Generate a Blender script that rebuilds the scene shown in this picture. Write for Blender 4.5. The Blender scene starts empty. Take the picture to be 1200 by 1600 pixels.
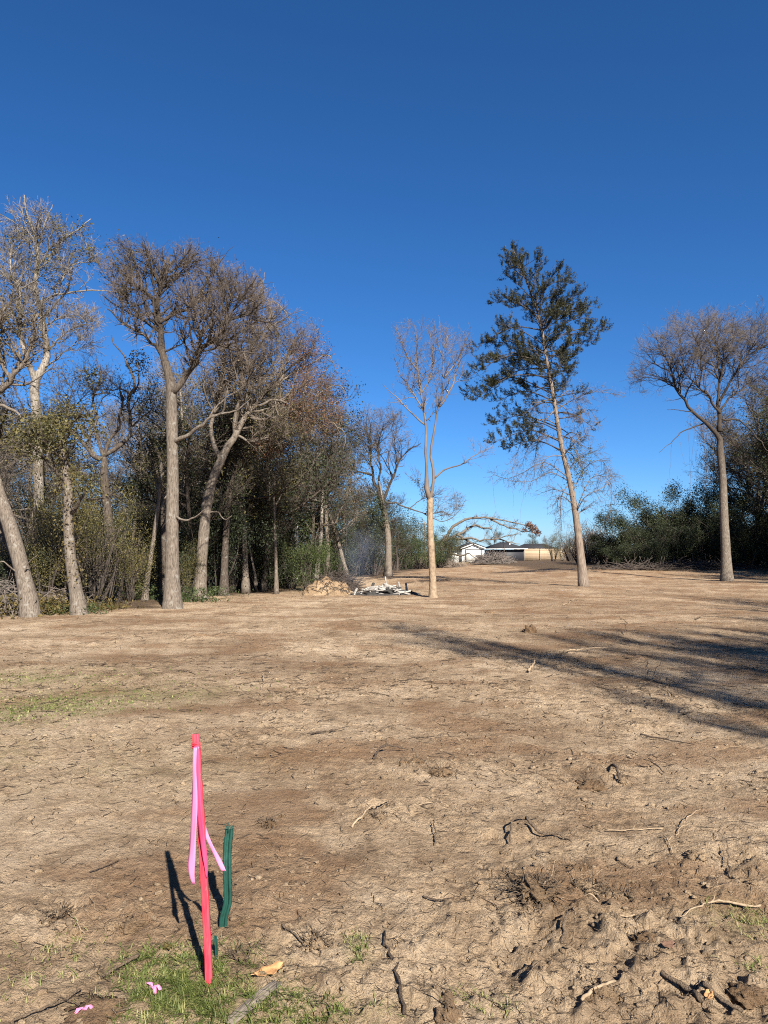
import bpy, math, random
import numpy as np
from mathutils import Vector

scene = bpy.context.scene
COL = scene.collection
rng = np.random.default_rng(11)
R = math.radians

# ------------------------------------------------------------------ camera, sky, sun, exposure
F_PX, HOR, CAM_H = 1150.0, 864.0, 1.6
PITCH = math.atan((HOR - 800.0) / F_PX)
cam_d = bpy.data.cameras.new('camera')
cam_d.sensor_fit = 'HORIZONTAL'; cam_d.sensor_width = 36.0; cam_d.lens = 36.0 * F_PX / 1200.0
cam_d.clip_start = 0.05; cam_d.clip_end = 6000
cam = bpy.data.objects.new('camera', cam_d); COL.objects.link(cam)
cam.location = (0, 0, CAM_H); cam.rotation_euler = (R(90) + PITCH, 0, 0)
scene.camera = cam

SUN_EL, SUN_AZ = R(35.5), math.atan2(0.351, -0.936)          # azimuth clockwise from +Y
sun_vec = Vector((math.sin(SUN_AZ) * math.cos(SUN_EL), math.cos(SUN_AZ) * math.cos(SUN_EL), math.sin(SUN_EL)))
world = bpy.data.worlds.new('World'); scene.world = world; world.use_nodes = True
wn = world.node_tree.nodes; wl = world.node_tree.links
sky = wn.new('ShaderNodeTexSky'); sky.sky_type = 'NISHITA'; sky.sun_disc = False
sky.sun_elevation = SUN_EL; sky.sun_rotation = SUN_AZ
sky.altitude = 60; sky.air_density = 0.8; sky.dust_density = 0.3; sky.ozone_density = 10.0
hs_ = wn.new('ShaderNodeHueSaturation'); hs_.inputs['Saturation'].default_value = 1.10
wl.new(sky.outputs[0], hs_.inputs['Color']); wl.new(hs_.outputs[0], wn['Background'].inputs[0]); wn['Background'].inputs[1].default_value = 0.050
sun_d = bpy.data.lights.new('sun', 'SUN'); sun_d.energy = 5.0; sun_d.angle = R(0.53); sun_d.color = (1.0, 0.94, 0.85)
sun = bpy.data.objects.new('sun', sun_d); COL.objects.link(sun)
sun.rotation_euler = (-sun_vec).to_track_quat('-Z', 'Y').to_euler(); sun.location = (12, -30, 30)
scene.view_settings.view_transform = 'Standard'; scene.view_settings.look = 'None'
scene.view_settings.exposure = 1.5; scene.view_settings.gamma = 1.0
scene.view_settings.use_curve_mapping = False
scene.render.engine = 'CYCLES'
scene.cycles.max_bounces = 6; scene.cycles.diffuse_bounces = 3; scene.cycles.volume_bounces = 1
scene.cycles.transparent_max_bounces = 8
scene.cycles.pixel_filter_type = 'BLACKMAN_HARRIS'; scene.cycles.filter_width = 1.1; scene.cycles.use_denoising = False

# ------------------------------------------------------------------ pixel <-> place
CP, SP = math.cos(PITCH), math.sin(PITCH)
def at(px, py, Y):
    """place seen at that spot of the photograph, Y metres in front of the camera"""
    a = (px - 600.0) / F_PX; b = (800.0 - py) / F_PX
    k = Y / (CP - b * SP)
    return np.array([a * k, Y, CAM_H + (SP + b * CP) * k])
def on_ground(px, py):
    a = (px - 600.0) / F_PX; b = (800.0 - py) / F_PX
    k = -CAM_H / (SP + b * CP)
    return np.array([a * k, (CP - b * SP) * k])

# ------------------------------------------------------------------ noise
_perm = np.random.default_rng(5).permutation(4096).astype(np.int64)
_grad = np.random.default_rng(6).uniform(0, 2 * np.pi, 4096)
_gx, _gy = np.cos(_grad), np.sin(_grad)
def noise(x, y, seed=0):
    x = np.asarray(x, float) + seed * 17.31; y = np.asarray(y, float) - seed * 9.77
    xi = np.floor(x).astype(np.int64); yi = np.floor(y).astype(np.int64)
    fx = x - xi; fy = y - yi
    def g(i, j, dx, dy):
        h = _perm[(_perm[i & 4095] + j) & 4095]
        return _gx[h] * dx + _gy[h] * dy
    u = fx * fx * fx * (fx * (fx * 6 - 15) + 10); v = fy * fy * fy * (fy * (fy * 6 - 15) + 10)
    a = g(xi, yi, fx, fy); b = g(xi + 1, yi, fx - 1, fy); c = g(xi, yi + 1, fx, fy - 1); d = g(xi + 1, yi + 1, fx - 1, fy - 1)
    return 1.5 * ((a + (b - a) * u) + ((c + (d - c) * u) - (a + (b - a) * u)) * v)
def sstep(a, b, x):
    t = np.clip((x - a) / (b - a), 0, 1); return t * t * (3 - 2 * t)

# edge of the left-hand woods: x of the edge at distance y
_EY = np.array([-60, 8, 14, 17.5, 21, 26, 33, 46, 56, 72, 110, 200.]); _EX = np.array([-22, -17, -12, -9.2, -6.3, -6.2, -4.4, -2.4, 1.0, 4, 5, 5.])
def woods_left(x, y): return np.interp(y, _EY, _EX) - x       # > 0 inside
TORN = [(880, 1400, .5, .45), (1060, 1530, .5, .28), (700, 1590, .3, .12), (600, 1270, .35, .3), (650, 1205, .6, .25), (430, 1490, .3, .25), (100, 1440, .25, .25), (1150, 1370, .5, .5), (960, 1215, .35, .5), (800, 1310, .35, .3), (940, 1500, .45, .3), (520, 1560, .3, .15)]
RUTS = [((-.45, 4.9), (.12, .99), .42), ((.95, 4.6), (.08, .99), .42), ((-1.5, 3.6), (0.35, 0.94), .5), ((1.6, 3.3), (-.28, .96), .45), ((4.5, 5), (-.6, .8), .5), ((-3.5, 6), (.8, .6), .5), ((0.3, 5.4), (.93, .36), .5), ((2.4, 8.2), (.97, .25), .55)]
def rough_mask(x, y):
    m = noise(x / 1.6, y / 1.6, 3) * .6 + noise(x / .6, y / .6, 4) * .4
    near_right = sstep(-.2, 1.2, x) * sstep(5.2, 3.2, y) * .55
    return np.clip(.42 + m * .9 + near_right, .05, 1.25)
def gz(x, y):
    x = np.asarray(x, float); y = np.asarray(y, float)
    r = np.hypot(x, y)
    h = .22 * noise(x / 15, y / 15, 1) * sstep(6, 30, r) + .5 * noise(x / 60, y / 60, 9) * sstep(90, 220, r)
    h += .035 * noise(x / 2.3, y / 2.3, 2) * sstep(1.5, 5, r)
    h += .5 * sstep(42, 62, y) * sstep(6, 18, x) * sstep(400, 120, r)
    rm = rough_mask(x, y); fade = sstep(60, 20, r)
    h += fade * rm * (.032 * noise(x / .42, y / .42, 5) + .030 * np.abs(noise(x / .19, y / .19, 6)))
    h += sstep(5, 9, r) * sstep(70, 28, r) * rm * (.034 * np.abs(noise(x / .55, y / .34, 34)) + .03 * np.clip(noise(x / .3, y / .22, 35) - .25, 0, 1))
    fine = sstep(26, 9, r)
    n1 = noise(x / .075, y / .075, 7); n2 = noise(x / .036, y / .036, 8)
    h += fine * rm * (.017 * np.abs(n1) + .010 * n2 + .045 * np.clip(noise(x / .13, y / .13, 10) - .25, 0, 1) * (1 + .8 * n1) + .035 * np.clip(noise(x / .06, y / .06, 11) - .3, 0, 1))
    torn = 0
    for px, py, sx, sy in TORN:
        c = on_ground(px, py); torn = torn + np.exp(-((x - c[0]) / sx) ** 2 - ((y - c[1]) / sy) ** 2)
    torn = np.clip(torn, 0, 1.2) * fine
    tx, ty = x + .03 * noise(x / .05, y / .05, 16), y + .03 * noise(x / .05, y / .05, 17)
    h += torn * (.055 * np.clip(noise(tx / .12, ty / .12, 18) - .05, 0, .5) + .03 * np.clip(noise(tx / .055, ty / .055, 19) - .1, 0, 1) - .07 * np.clip(noise(tx / .15, ty / .15, 20) - .35, 0, 1))
    for (cx, cy), (dx, dy), w in RUTS:                        # tracks of the machine: bands of cleat prints
        u = (x - cx) * dx + (y - cy) * dy; v = -(x - cx) * dy + (y - cy) * dx
        v = v + .35 * np.sin(u * .35 + cx)
        band = np.exp(-(v / w) ** 4) * sstep(.0, .5, noise(x / 1.3, y / 1.3, 14) + .25)
        h += fine * band * (.020 * np.abs(np.sin(u * np.pi / .13 + 1.0 * noise(x / .4, y / .4, 12))) ** .6 * (.4 + .6 * np.abs(np.sin(v * 7 + 2 * noise(x / .3, y / .3, 15)))) - .014)
    return h
def gz1(x, y): return float(gz(np.array([x]), np.array([y]))[0])
def gp(px, py, dz=0.0):
    g = on_ground(px, py); return np.array([g[0], g[1], gz1(g[0], g[1]) + dz])

# ------------------------------------------------------------------ mesh helpers
def np_mesh(name, V, faces, mat, smooth=True):
    """faces: list of int arrays, each (n, k)"""
    me = bpy.data.meshes.new(name)
    V = np.asarray(V, np.float32).reshape(-1, 3)
    me.vertices.add(len(V)); me.vertices.foreach_set('co', V.ravel())
    faces = [np.asarray(f, np.int32) for f in faces if len(f)]
    nl = sum(f.size for f in faces); nf = sum(len(f) for f in faces)
    me.loops.add(nl); me.polygons.add(nf)
    me.loops.foreach_set('vertex_index', np.concatenate([f.ravel() for f in faces]) if nf else np.zeros(0, np.int32))
    tot = np.concatenate([np.full(len(f), f.shape[1], np.int32) for f in faces]) if nf else np.zeros(0, np.int32)
    me.polygons.foreach_set('loop_start', np.concatenate([[0], np.cumsum(tot)[:-1]]).astype(np.int32))
    if smooth: me.polygons.foreach_set('use_smooth', np.ones(nf, bool))
    if mat: me.materials.append(mat)
    me.update(calc_edges=True); me.validate()
    return me
def link(name, data, parent=None):
    o = bpy.data.objects.new(name, data); COL.objects.link(o)
    if parent: o.parent = parent
    return o
def tag(o, label=None, cat=None, group=None, kind=None):
    if label: o['label'] = label
    if cat: o['category'] = cat
    if group: o['group'] = group
    if kind: o['kind'] = kind
    return o
def empty(name, loc=(0, 0, 0), rz=0.0):
    o = link(name, None); o.location = [float(v) for v in loc]; o.rotation_euler = (0, 0, rz); o.empty_display_size = .2
    return o
def copy_tree(o, parent=None):
    c = o.copy(); COL.objects.link(c)
    if parent: c.parent = parent
    for ch in list(o.children): copy_tree(ch, c)
    return c

def tubes(P, Rd, S):
    """P (M,K,3), Rd (M,K): M tubes of S sides, each closed at its tip"""
    M, K, _ = P.shape
    T = np.gradient(P, axis=1); T /= np.linalg.norm(T, axis=2, keepdims=True) + 1e-9
    mean = T.mean(1); ax = np.abs(mean).argmin(1)
    A = np.eye(3)[ax][:, None, :]
    N = np.cross(T, A); N /= np.linalg.norm(N, axis=2, keepdims=True) + 1e-9
    B = np.cross(T, N)
    th = np.arange(S) * 2 * np.pi / S
    V = P[:, :, None, :] + Rd[:, :, None, None] * (np.cos(th)[None, None, :, None] * N[:, :, None, :] + np.sin(th)[None, None, :, None] * B[:, :, None, :])
    idx = np.arange(M * K * S).reshape(M, K, S)
    a = idx[:, :-1]; b = idx[:, 1:]
    Q = np.stack([a, np.roll(a, -1, 2), np.roll(b, -1, 2), b], -1).reshape(-1, 4)
    caps = [idx[:, -1, :]] + [idx[:, 0, ::-1]]
    return V.reshape(-1, 3), Q, np.concatenate(caps, 0)
class Geo:
    def __init__(self): self.V = []; self.F = []; self.n = 0
    def add(self, V, *faces):
        self.V.append(np.asarray(V, float).reshape(-1, 3))
        for f in faces:
            if len(f): self.F.append(np.asarray(f) + self.n)
        self.n += len(self.V[-1])
        return self
    def tube(self, pts, rad, S=8):
        P = np.asarray(pts, float)[None]; Rr = np.broadcast_to(np.asarray(rad, float), (1, P.shape[1]))
        return self.add(*tubes(P, Rr, S))
    def box(self, lo, hi):
        (x0, y0, z0), (x1, y1, z1) = lo, hi
        V = [(x0, y0, z0), (x1, y0, z0), (x1, y1, z0), (x0, y1, z0), (x0, y0, z1), (x1, y0, z1), (x1, y1, z1), (x0, y1, z1)]
        return self.add(V, [(0, 3, 2, 1), (4, 5, 6, 7), (0, 1, 5, 4), (1, 2, 6, 5), (2, 3, 7, 6), (3, 0, 4, 7)])
    def obj(self, name, mat, parent=None, smooth=True):
        by = {}
        for f in self.F: by.setdefault(f.shape[1], []).append(f)
        me = np_mesh(name, np.concatenate(self.V), [np.concatenate(v) for v in by.values()], mat, smooth)
        return link(name, me, parent)

def ico(sub=1):
    t = (1 + 5 ** .5) / 2
    V = [(-1, t, 0), (1, t, 0), (-1, -t, 0), (1, -t, 0), (0, -1, t), (0, 1, t), (0, -1, -t), (0, 1, -t), (t, 0, -1), (t, 0, 1), (-t, 0, -1), (-t, 0, 1)]
    Fs = [(0, 11, 5), (0, 5, 1), (0, 1, 7), (0, 7, 10), (0, 10, 11), (1, 5, 9), (5, 11, 4), (11, 10, 2), (10, 7, 6), (7, 1, 8), (3, 9, 4), (3, 4, 2), (3, 2, 6), (3, 6, 8), (3, 8, 9), (4, 9, 5), (2, 4, 11), (6, 2, 10), (8, 6, 7), (9, 8, 1)]
    V = [np.array(v, float) / np.linalg.norm(v) for v in V]
    for _ in range(sub):
        cache = {}; nf = []
        def mid(i, j):
            k = (min(i, j), max(i, j))
            if k not in cache:
                m = V[i] + V[j]; V.append(m / np.linalg.norm(m)); cache[k] = len(V) - 1
            return cache[k]
        for a, b, c in Fs:
            x, y, z = mid(a, b), mid(b, c), mid(c, a); nf += [(a, x, z), (b, y, x), (c, z, y), (x, y, z)]
        Fs = nf
    return np.array(V), np.array(Fs)

# ------------------------------------------------------------------ materials
def mat(name):
    m = bpy.data.materials.new(name); m.use_nodes = True
    return m, m.node_tree.nodes, m.node_tree.links, m.node_tree.nodes['Principled BSDF']
def ramp(nodes, stops):
    r = nodes.new('ShaderNodeValToRGB'); e = r.color_ramp.elements
    while len(e) > 1: e.remove(e[-1])
    e[0].position = stops[0][0]; e[0].color = (*stops[0][1], 1)
    for p, c in stops[1:]:
        k = e.new(p); k.color = (*c, 1)
    return r
def tex_noise(nodes, links, vec, scale, detail=4, rough=.55):
    n = nodes.new('ShaderNodeTexNoise'); n.inputs['Scale'].default_value = scale; n.inputs['Detail'].default_value = detail; n.inputs['Roughness'].default_value = rough
    links.new(vec, n.inputs['Vector']); return n
def mapping(nodes, links, sc, src='Object'):
    tc = nodes.new('ShaderNodeTexCoord'); mp = nodes.new('ShaderNodeMapping'); mp.inputs['Scale'].default_value = sc
    links.new(tc.outputs[src], mp.inputs['Vector']); return mp.outputs[0]
def mixc(nodes, links, fac, a, b, mode='MIX'):
    m = nodes.new('ShaderNodeMix'); m.data_type = 'RGBA'; m.blend_type = mode
    for s, v in ((0, fac), (6, a), (7, b)):
        if hasattr(v, 'is_linked') or hasattr(v, 'links'): links.new(v, m.inputs[s])
        elif isinstance(v, tuple): m.inputs[s].default_value = (*v, 1)
        else: m.inputs[s].default_value = v
    return m.outputs[2]
def bump(nodes, links, height, strength, dist, bsdf):
    b = nodes.new('ShaderNodeBump'); b.inputs['Strength'].default_value = strength; b.inputs['Distance'].default_value = dist
    links.new(height, b.inputs['Height']); links.new(b.outputs[0], bsdf.inputs['Normal'])

def bark(name, c0, c1, c2, patch=None, sc=(17, 17, 2.6), lichen=None, upper=None):
    m, n, l, b = mat(name)
    v = mapping(n, l, sc); v1 = mapping(n, l, (1, 1, 1))
    fur = tex_noise(n, l, v, 2.6, 6, .62)
    rp = ramp(n, [(.30, c0), (.48, c1), (.68, c2)]); l.new(fur.outputs[0], rp.inputs[0])
    out = rp.outputs[0]
    big = tex_noise(n, l, v1, 1.3, 4, .6)
    if patch:
        r2 = ramp(n, [(.47, (0, 0, 0)), (.6, (1, 1, 1))]); l.new(big.outputs[0], r2.inputs[0])
        out = mixc(n, l, r2.outputs[0], out, patch)
    if lichen:
        li = tex_noise(n, l, v1, 6, 5, .7); r3 = ramp(n, [(.56, (0, 0, 0)), (.66, (1, 1, 1))]); l.new(li.outputs[0], r3.inputs[0])
        out = mixc(n, l, r3.outputs[0], out, lichen)
    if upper:                                   # darker bark on the upper limbs, their self-shading painted into its tone
        zl, zh, u0, u1, u2 = upper
        ru = ramp(n, [(.30, u0), (.48, u1), (.68, u2)]); l.new(fur.outputs[0], ru.inputs[0])
        tc = n.new('ShaderNodeTexCoord'); sx = n.new('ShaderNodeSeparateXYZ'); l.new(tc.outputs['Object'], sx.inputs[0])
        mz = n.new('ShaderNodeMath'); mz.operation = 'MULTIPLY_ADD'; l.new(big.outputs[0], mz.inputs[0]); mz.inputs[1].default_value = 2.0; l.new(sx.outputs[2], mz.inputs[2])
        mr = n.new('ShaderNodeMapRange'); mr.inputs[1].default_value = zl + 1; mr.inputs[2].default_value = zh + 1; l.new(mz.outputs[0], mr.inputs[0]); out = mixc(n, l, mr.outputs[0], out, ru.outputs[0])
    l.new(out, b.inputs['Base Color']); b.inputs['Roughness'].default_value = .92; b.inputs['Specular IOR Level'].default_value = .2
    bump(n, l, fur.outputs[0], .8, .03, b)
    return m
def leafmat(name, c0, c1, c2, trans=.25, rough=.6, scale=2.0):
    m, n, l, b = mat(name)
    geo = n.new('ShaderNodeNewGeometry'); oi = n.new('ShaderNodeObjectInfo')
    nz = tex_noise(n, l, geo.outputs['Position'], scale, 3, .7)
    ad = n.new('ShaderNodeMath'); ad.operation = 'MULTIPLY_ADD'
    l.new(geo.outputs['Random Per Island'], ad.inputs[0]); ad.inputs[1].default_value = .5; l.new(nz.outputs[0], ad.inputs[2])
    ad2 = n.new('ShaderNodeMath'); ad2.operation = 'MULTIPLY_ADD'; l.new(oi.outputs['Random'], ad2.inputs[0]); ad2.inputs[1].default_value = .25; l.new(ad.outputs[0], ad2.inputs[2])
    rp = ramp(n, [(.5, c0), (.85, c1), (1.15 if False else 1.0, c2)]); l.new(ad2.outputs[0], rp.inputs[0])
    l.new(rp.outputs[0], b.inputs['Base Color']); b.inputs['Roughness'].default_value = rough; b.inputs['Specular IOR Level'].default_value = .3
    tr = n.new('ShaderNodeBsdfTranslucent'); l.new(rp.outputs[0], tr.inputs[0])
    mx = n.new('ShaderNodeMixShader'); mx.inputs[0].default_value = trans
    l.new(b.outputs[0], mx.inputs[1]); l.new(tr.outputs[0], mx.inputs[2]); l.new(mx.outputs[0], n['Material Output'].inputs[0])
    return m
def plain(name, c, rough=.8, var=.25, scale=8., bmp=0.0, spec=.3):
    m, n, l, b = mat(name)
    v = mapping(n, l, (1, 1, 1)); nz = tex_noise(n, l, v, scale, 5, .65)
    lo = tuple(x * (1 - var) for x in c); hi = tuple(min(1, x * (1 + var)) for x in c)
    rp = ramp(n, [(.3, lo), (.7, hi)]); l.new(nz.outputs[0], rp.inputs[0]); l.new(rp.outputs[0], b.inputs['Base Color'])
    b.inputs['Roughness'].default_value = rough; b.inputs['Specular IOR Level'].default_value = spec
    if bmp: bump(n, l, nz.outputs[0], bmp, .01, b)
    return m

M = {}
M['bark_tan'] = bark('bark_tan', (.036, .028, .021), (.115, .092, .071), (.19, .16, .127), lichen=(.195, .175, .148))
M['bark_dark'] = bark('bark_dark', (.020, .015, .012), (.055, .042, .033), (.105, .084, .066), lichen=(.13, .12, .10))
M['bark_pale'] = bark('bark_pale', (.065, .053, .04), (.18, .155, .127), (.30, .27, .23), patch=(.10, .08, .06))
M['bark_smooth'] = bark('bark_smooth', (.12, .083, .053), (.21, .153, .10), (.28, .212, .146), sc=(4, 4, 3))
M['bark_cedar'] = bark('bark_cedar', (.06, .043, .032), (.15, .115, .088), (.24, .195, .155), sc=(14, 14, 1.4))
_UP = ((.014, .0105, .008), (.038, .029, .0225), (.072, .057, .045))
M['bark_tan6'] = bark('bark_tan6', (.036, .028, .021), (.115, .092, .071), (.19, .16, .127), lichen=(.20, .182, .155), upper=(5.2, 7.6) + _UP)
M['bark_tan8'] = bark('bark_tan8', (.036, .028, .021), (.115, .092, .071), (.19, .16, .127), lichen=(.20, .182, .155), upper=(4.5, 9.0) + _UP)
M['bark_tan5'] = bark('bark_tan5', (.045, .035, .027), (.125, .10, .077), (.20, .17, .135), lichen=(.19, .175, .15), upper=(3.2, 5.6) + _UP)
M['twig_grey'] = plain('twig_grey', (.118, .098, .084), .9, .4, 1.2)
M['twig_pale'] = plain('twig_pale', (.165, .142, .123), .9, .35, 1.2)
M['twig_brown'] = plain('twig_brown', (.128, .100, .078), .9, .45, 1.0)
M['twig_dark'] = plain('twig_dark', (.055, .043, .035), .9, .4, 1.2)
M['dead_white'] = plain('dead_white', (.36, .33, .29), .9, .2, 3, .3)
M['leaf_olive'] = leafmat('leaf_olive', (.020, .021, .007), (.055, .052, .016), (.13, .11, .036))
M['leaf_dark'] = leafmat('leaf_dark', (.009, .014, .006), (.018, .026, .010), (.038, .045, .017), .12)
M['leaf_green'] = leafmat('leaf_green', (.014, .024, .007), (.033, .050, .014), (.068, .085, .026))
M['leaf_rust'] = leafmat('leaf_rust', (.065, .027, .014), (.13, .058, .03), (.20, .105, .058))
M['leaf_tan'] = leafmat('leaf_tan', (.055, .040, .024), (.11, .080, .05), (.18, .14, .085))
M['leaf_moss'] = leafmat('leaf_moss', (.045, .038, .012), (.095, .072, .022), (.15, .11, .036))
M['cedar_leaf'] = leafmat('cedar_leaf', (.010, .013, .005), (.023, .025, .009), (.048, .044, .016), .1, scale=1.0)
M['grass'] = leafmat('grass', (.055, .075, .015), (.115, .14, .033), (.27, .26, .10), .3, scale=6)
M['grass_dry'] = leafmat('grass_dry', (.16, .15, .05), (.27, .235, .10), (.42, .34, .18), .3, scale=4)

# ------------------------------------------------------------------ the ground
def ground_material(name='dry_dirt', tint=(1, 1, 1)):
    m, n, l, b = mat(name)
    geo = n.new('ShaderNodeNewGeometry'); pos = geo.outputs['Position']
    at_ = n.new('ShaderNodeAttribute'); at_.attribute_name = 'zone'
    sep = n.new('ShaderNodeSeparateColor'); l.new(at_.outputs['Color'], sep.inputs[0])
    big = tex_noise(n, l, pos, .55, 6, .62); mid = tex_noise(n, l, pos, 4.5, 6, .65); fine = tex_noise(n, l, pos, 26, 6, .68)
    sm = n.new('ShaderNodeMath'); sm.operation = 'MULTIPLY_ADD'; l.new(big.outputs[0], sm.inputs[0]); sm.inputs[1].default_value = .55
    s2 = n.new('ShaderNodeMath'); s2.operation = 'MULTIPLY'; l.new(mid.outputs[0], s2.inputs[0]); s2.inputs[1].default_value = .45; l.new(s2.outputs[0], sm.inputs[2])
    rp = ramp(n, [(.34, (.150, .099, .060)), (.44, (.262, .186, .117)), (.53, (.372, .277, .181)), (.64, (.465, .362, .25))]); l.new(sm.outputs[0], rp.inputs[0])
    col = rp.outputs[0]
    fr = ramp(n, [(.28, (.55, .51, .47)), (.45, (.93, .92, .91)), (.58, (1.07, 1.05, 1.02)), (.72, (1.22, 1.19, 1.13))]); l.new(fine.outputs[0], fr.inputs[0])
    col = mixc(n, l, 1.0, col, fr.outputs[0], 'MULTIPLY')
    for sc_, lo_, hi_, cc_ in ((44, .62, .67, (.085, .055, .035)), (15, .625, .69, (.10, .066, .042)), (5.5, .62, .70, (.13, .085, .053)), (26, .63, .70, (.50, .395, .275))):
        sp_ = ramp(n, [(lo_, (0, 0, 0)), (hi_, (1, 1, 1))]); nn_ = tex_noise(n, l, pos, sc_, 5, .68); nn_.inputs['Distortion'].default_value = 1.2; l.new(nn_.outputs[0], sp_.inputs[0])
        mm_ = n.new('ShaderNodeMath'); mm_.operation = 'MULTIPLY'; l.new(sp_.outputs[0], mm_.inputs[0]); mm_.inputs[1].default_value = .8; col = mixc(n, l, mm_.outputs[0], col, cc_)
    # moist red-brown patches, grass sod, leaf litter of the woods
    col = mixc(n, l, sep.outputs[2], col, mixc(n, l, .75, col, (.185, .105, .055)))
    gsp = ramp(n, [(.42, (0, 0, 0)), (.56, (1, 1, 1))]); l.new(tex_noise(n, l, pos, 22, 5, .7).outputs[0], gsp.inputs[0])
    gm = n.new('ShaderNodeMath'); gm.operation = 'MULTIPLY'; l.new(sep.outputs[0], gm.inputs[0]); l.new(gsp.outputs[0], gm.inputs[1])
    col = mixc(n, l, gm.outputs[0], col, (.19, .185, .07))
    lit = ramp(n, [(.35, (.035, .024, .016)), (.52, (.085, .058, .036)), (.68, (.19, .13, .08))]); l.new(tex_noise(n, l, pos, 14, 6, .75).outputs[0], lit.inputs[0])
    col = mixc(n, l, sep.outputs[1], col, lit.outputs[0])
    if tint != (1, 1, 1): col = mixc(n, l, 1.0, col, tint, 'MULTIPLY')
    l.new(col, b.inputs['Base Color']); b.inputs['Roughness'].default_value = .97; b.inputs['Specular IOR Level'].default_value = .12
    f2 = tex_noise(n, l, pos, 95, 5, .7)
    ad = n.new('ShaderNodeMath'); ad.operation = 'MULTIPLY_ADD'; l.new(fine.outputs[0], ad.inputs[0]); ad.inputs[1].default_value = 1.8; l.new(f2.outputs[0], ad.inputs[2])
    bump(n, l, ad.outputs[0], 1.0, .026, b)
    return m
M['dirt'] = ground_material(); M['clod'] = ground_material('clod_soil', (.85, .82, .78)); M['clod_pale'] = ground_material('pale_soil', (1.0, .96, .9)); M['clod_brown'] = ground_material('brown_soil', (.58, .52, .47))

def build_ground():
    fr = np.radians(np.arange(-34, 34.01, .175)); bk = np.radians(np.arange(36.5, 323.6, 2.9))
    ang = np.concatenate([fr, bk]); na = len(ang)
    rad = [0.0001, .5, 1.0, 1.4]
    r = 1.6
    while r < 30: rad.append(r); r *= 1.0047
    while r < 3200: rad.append(r); r *= 1.035
    rad = np.array(rad); nr = len(rad)
    X = np.outer(rad, np.sin(ang)); Y = np.outer(rad, np.cos(ang))
    Z = gz(X, Y)
    V = np.stack([X, Y, Z], -1).reshape(-1, 3)
    idx = np.arange(nr * na).reshape(nr, na)
    a = idx[:-1]; b = idx[1:]
    Q = np.stack([a, b, np.roll(b, -1, 1), np.roll(a, -1, 1)], -1).reshape(-1, 4)[:, ::-1]
    me = np_mesh('ground', V, [Q], M['dirt'])
    x, y = V[:, 0], V[:, 1]
    def patch(px, py, sx, sy, amp):
        g = on_ground(px, py); return amp * np.exp(-((x - g[0]) / sx) ** 2 - ((y - g[1]) / sy) ** 2)
    green = patch(70, 1105, .9, .45, 1.0) + patch(230, 1085, 1.0, .5, .6) + patch(15, 1060, 1.2, .5, .6) + patch(310, 1540, .28, .2, .9) + patch(460, 1590, .3, .12, .7) + patch(1190, 1450, .2, .2, .8) + patch(560, 1495, .08, .12, .6) + patch(200, 1200, 1.2, .5, .2)
    green += .35 * sstep(-1.6, -4.5, x) * sstep(13, 5, y) * sstep(3, 6, y)
    green = np.clip(green * (.75 + .9 * noise(x / .5, y / .5, 21)), 0, 1)
    wl_ = woods_left(x, y) + .9 * noise(x / 1.5, y / 1.5, 22)
    lit = sstep(-.4, 1.0, wl_)
    right = (x - np.interp(y, [-40, 0, 30, 55, 62, 300], [16, 16, 22, 26, 12, 12])) + 1.2 * noise(x / 2, y / 2, 23)
    lit = np.maximum(lit, sstep(-.5, 1.5, right))
    lit = np.maximum(lit, sstep(92, 104, y + 3 * noise(x / 5, y / 5, 24)) * .15); green_far = sstep(94, 104, y) * .6; green = np.maximum(green, green_far)
    dark = .5 * sstep(.1, .55, noise(x / 6, y / 3, 25) + .25 * sstep(1, 6, x)) * sstep(5, 9, y) * sstep(70, 35, y)
    lit = np.maximum(lit, .35 * dark)
    moist = sstep(.05, .5, noise(x / 1.5, y / .8, 26) + .35 * noise(x / .4, y / .25, 27)) * .75 * sstep(2.6, 3.6, y) + patch(480, 1195, .5, .3, .7) + patch(560, 1240, .6, .2, .5) + .45 * dark
    moist += .42 * sstep(13, 19, y) * sstep(-3, 4, x + 1.5 * noise(x / 3, y / 3, 28)) * (.6 + .6 * noise(x / 4, y / 2, 29)) + .25 * sstep(40, 60, y)
    c = np.stack([green, np.clip(lit, 0, 1), np.clip(moist, 0, 1), np.ones_like(x)], -1).astype(np.float32)
    ca = me.color_attributes.new('zone', 'FLOAT_COLOR', 'POINT'); ca.data.foreach_set('color', c.ravel())
    o = link('ground', me); tag(o, 'bare tan cleared dirt ground with track prints and scattered debris', kind='structure')
build_ground()

# ------------------------------------------------------------------ trees
def catmull(pts, n):
    p = np.asarray(pts, float)
    if len(p) == 2: return p[0] + (p[1] - p[0]) * np.linspace(0, 1, n)[:, None]
    q = np.concatenate([[2 * p[0] - p[1]], p, [2 * p[-1] - p[-2]]])
    seg = np.linalg.norm(np.diff(p, axis=0), axis=1); cum = np.concatenate([[0], np.cumsum(seg)])
    s = np.linspace(0, cum[-1], n); i = np.clip(np.searchsorted(cum, s, 'right') - 1, 0, len(p) - 2)
    t = ((s - cum[i]) / np.maximum(seg[i], 1e-6))[:, None]
    a, b, c, d = q[i], q[i + 1], q[i + 2], q[i + 3]
    return .5 * ((2 * b) + (c - a) * t + (2 * a - 5 * b + 4 * c - d) * t ** 2 + (3 * b - a - 3 * c + d) * t ** 3)
def unit(v): return v / (np.linalg.norm(v, axis=-1, keepdims=True) + 1e-9)

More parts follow.
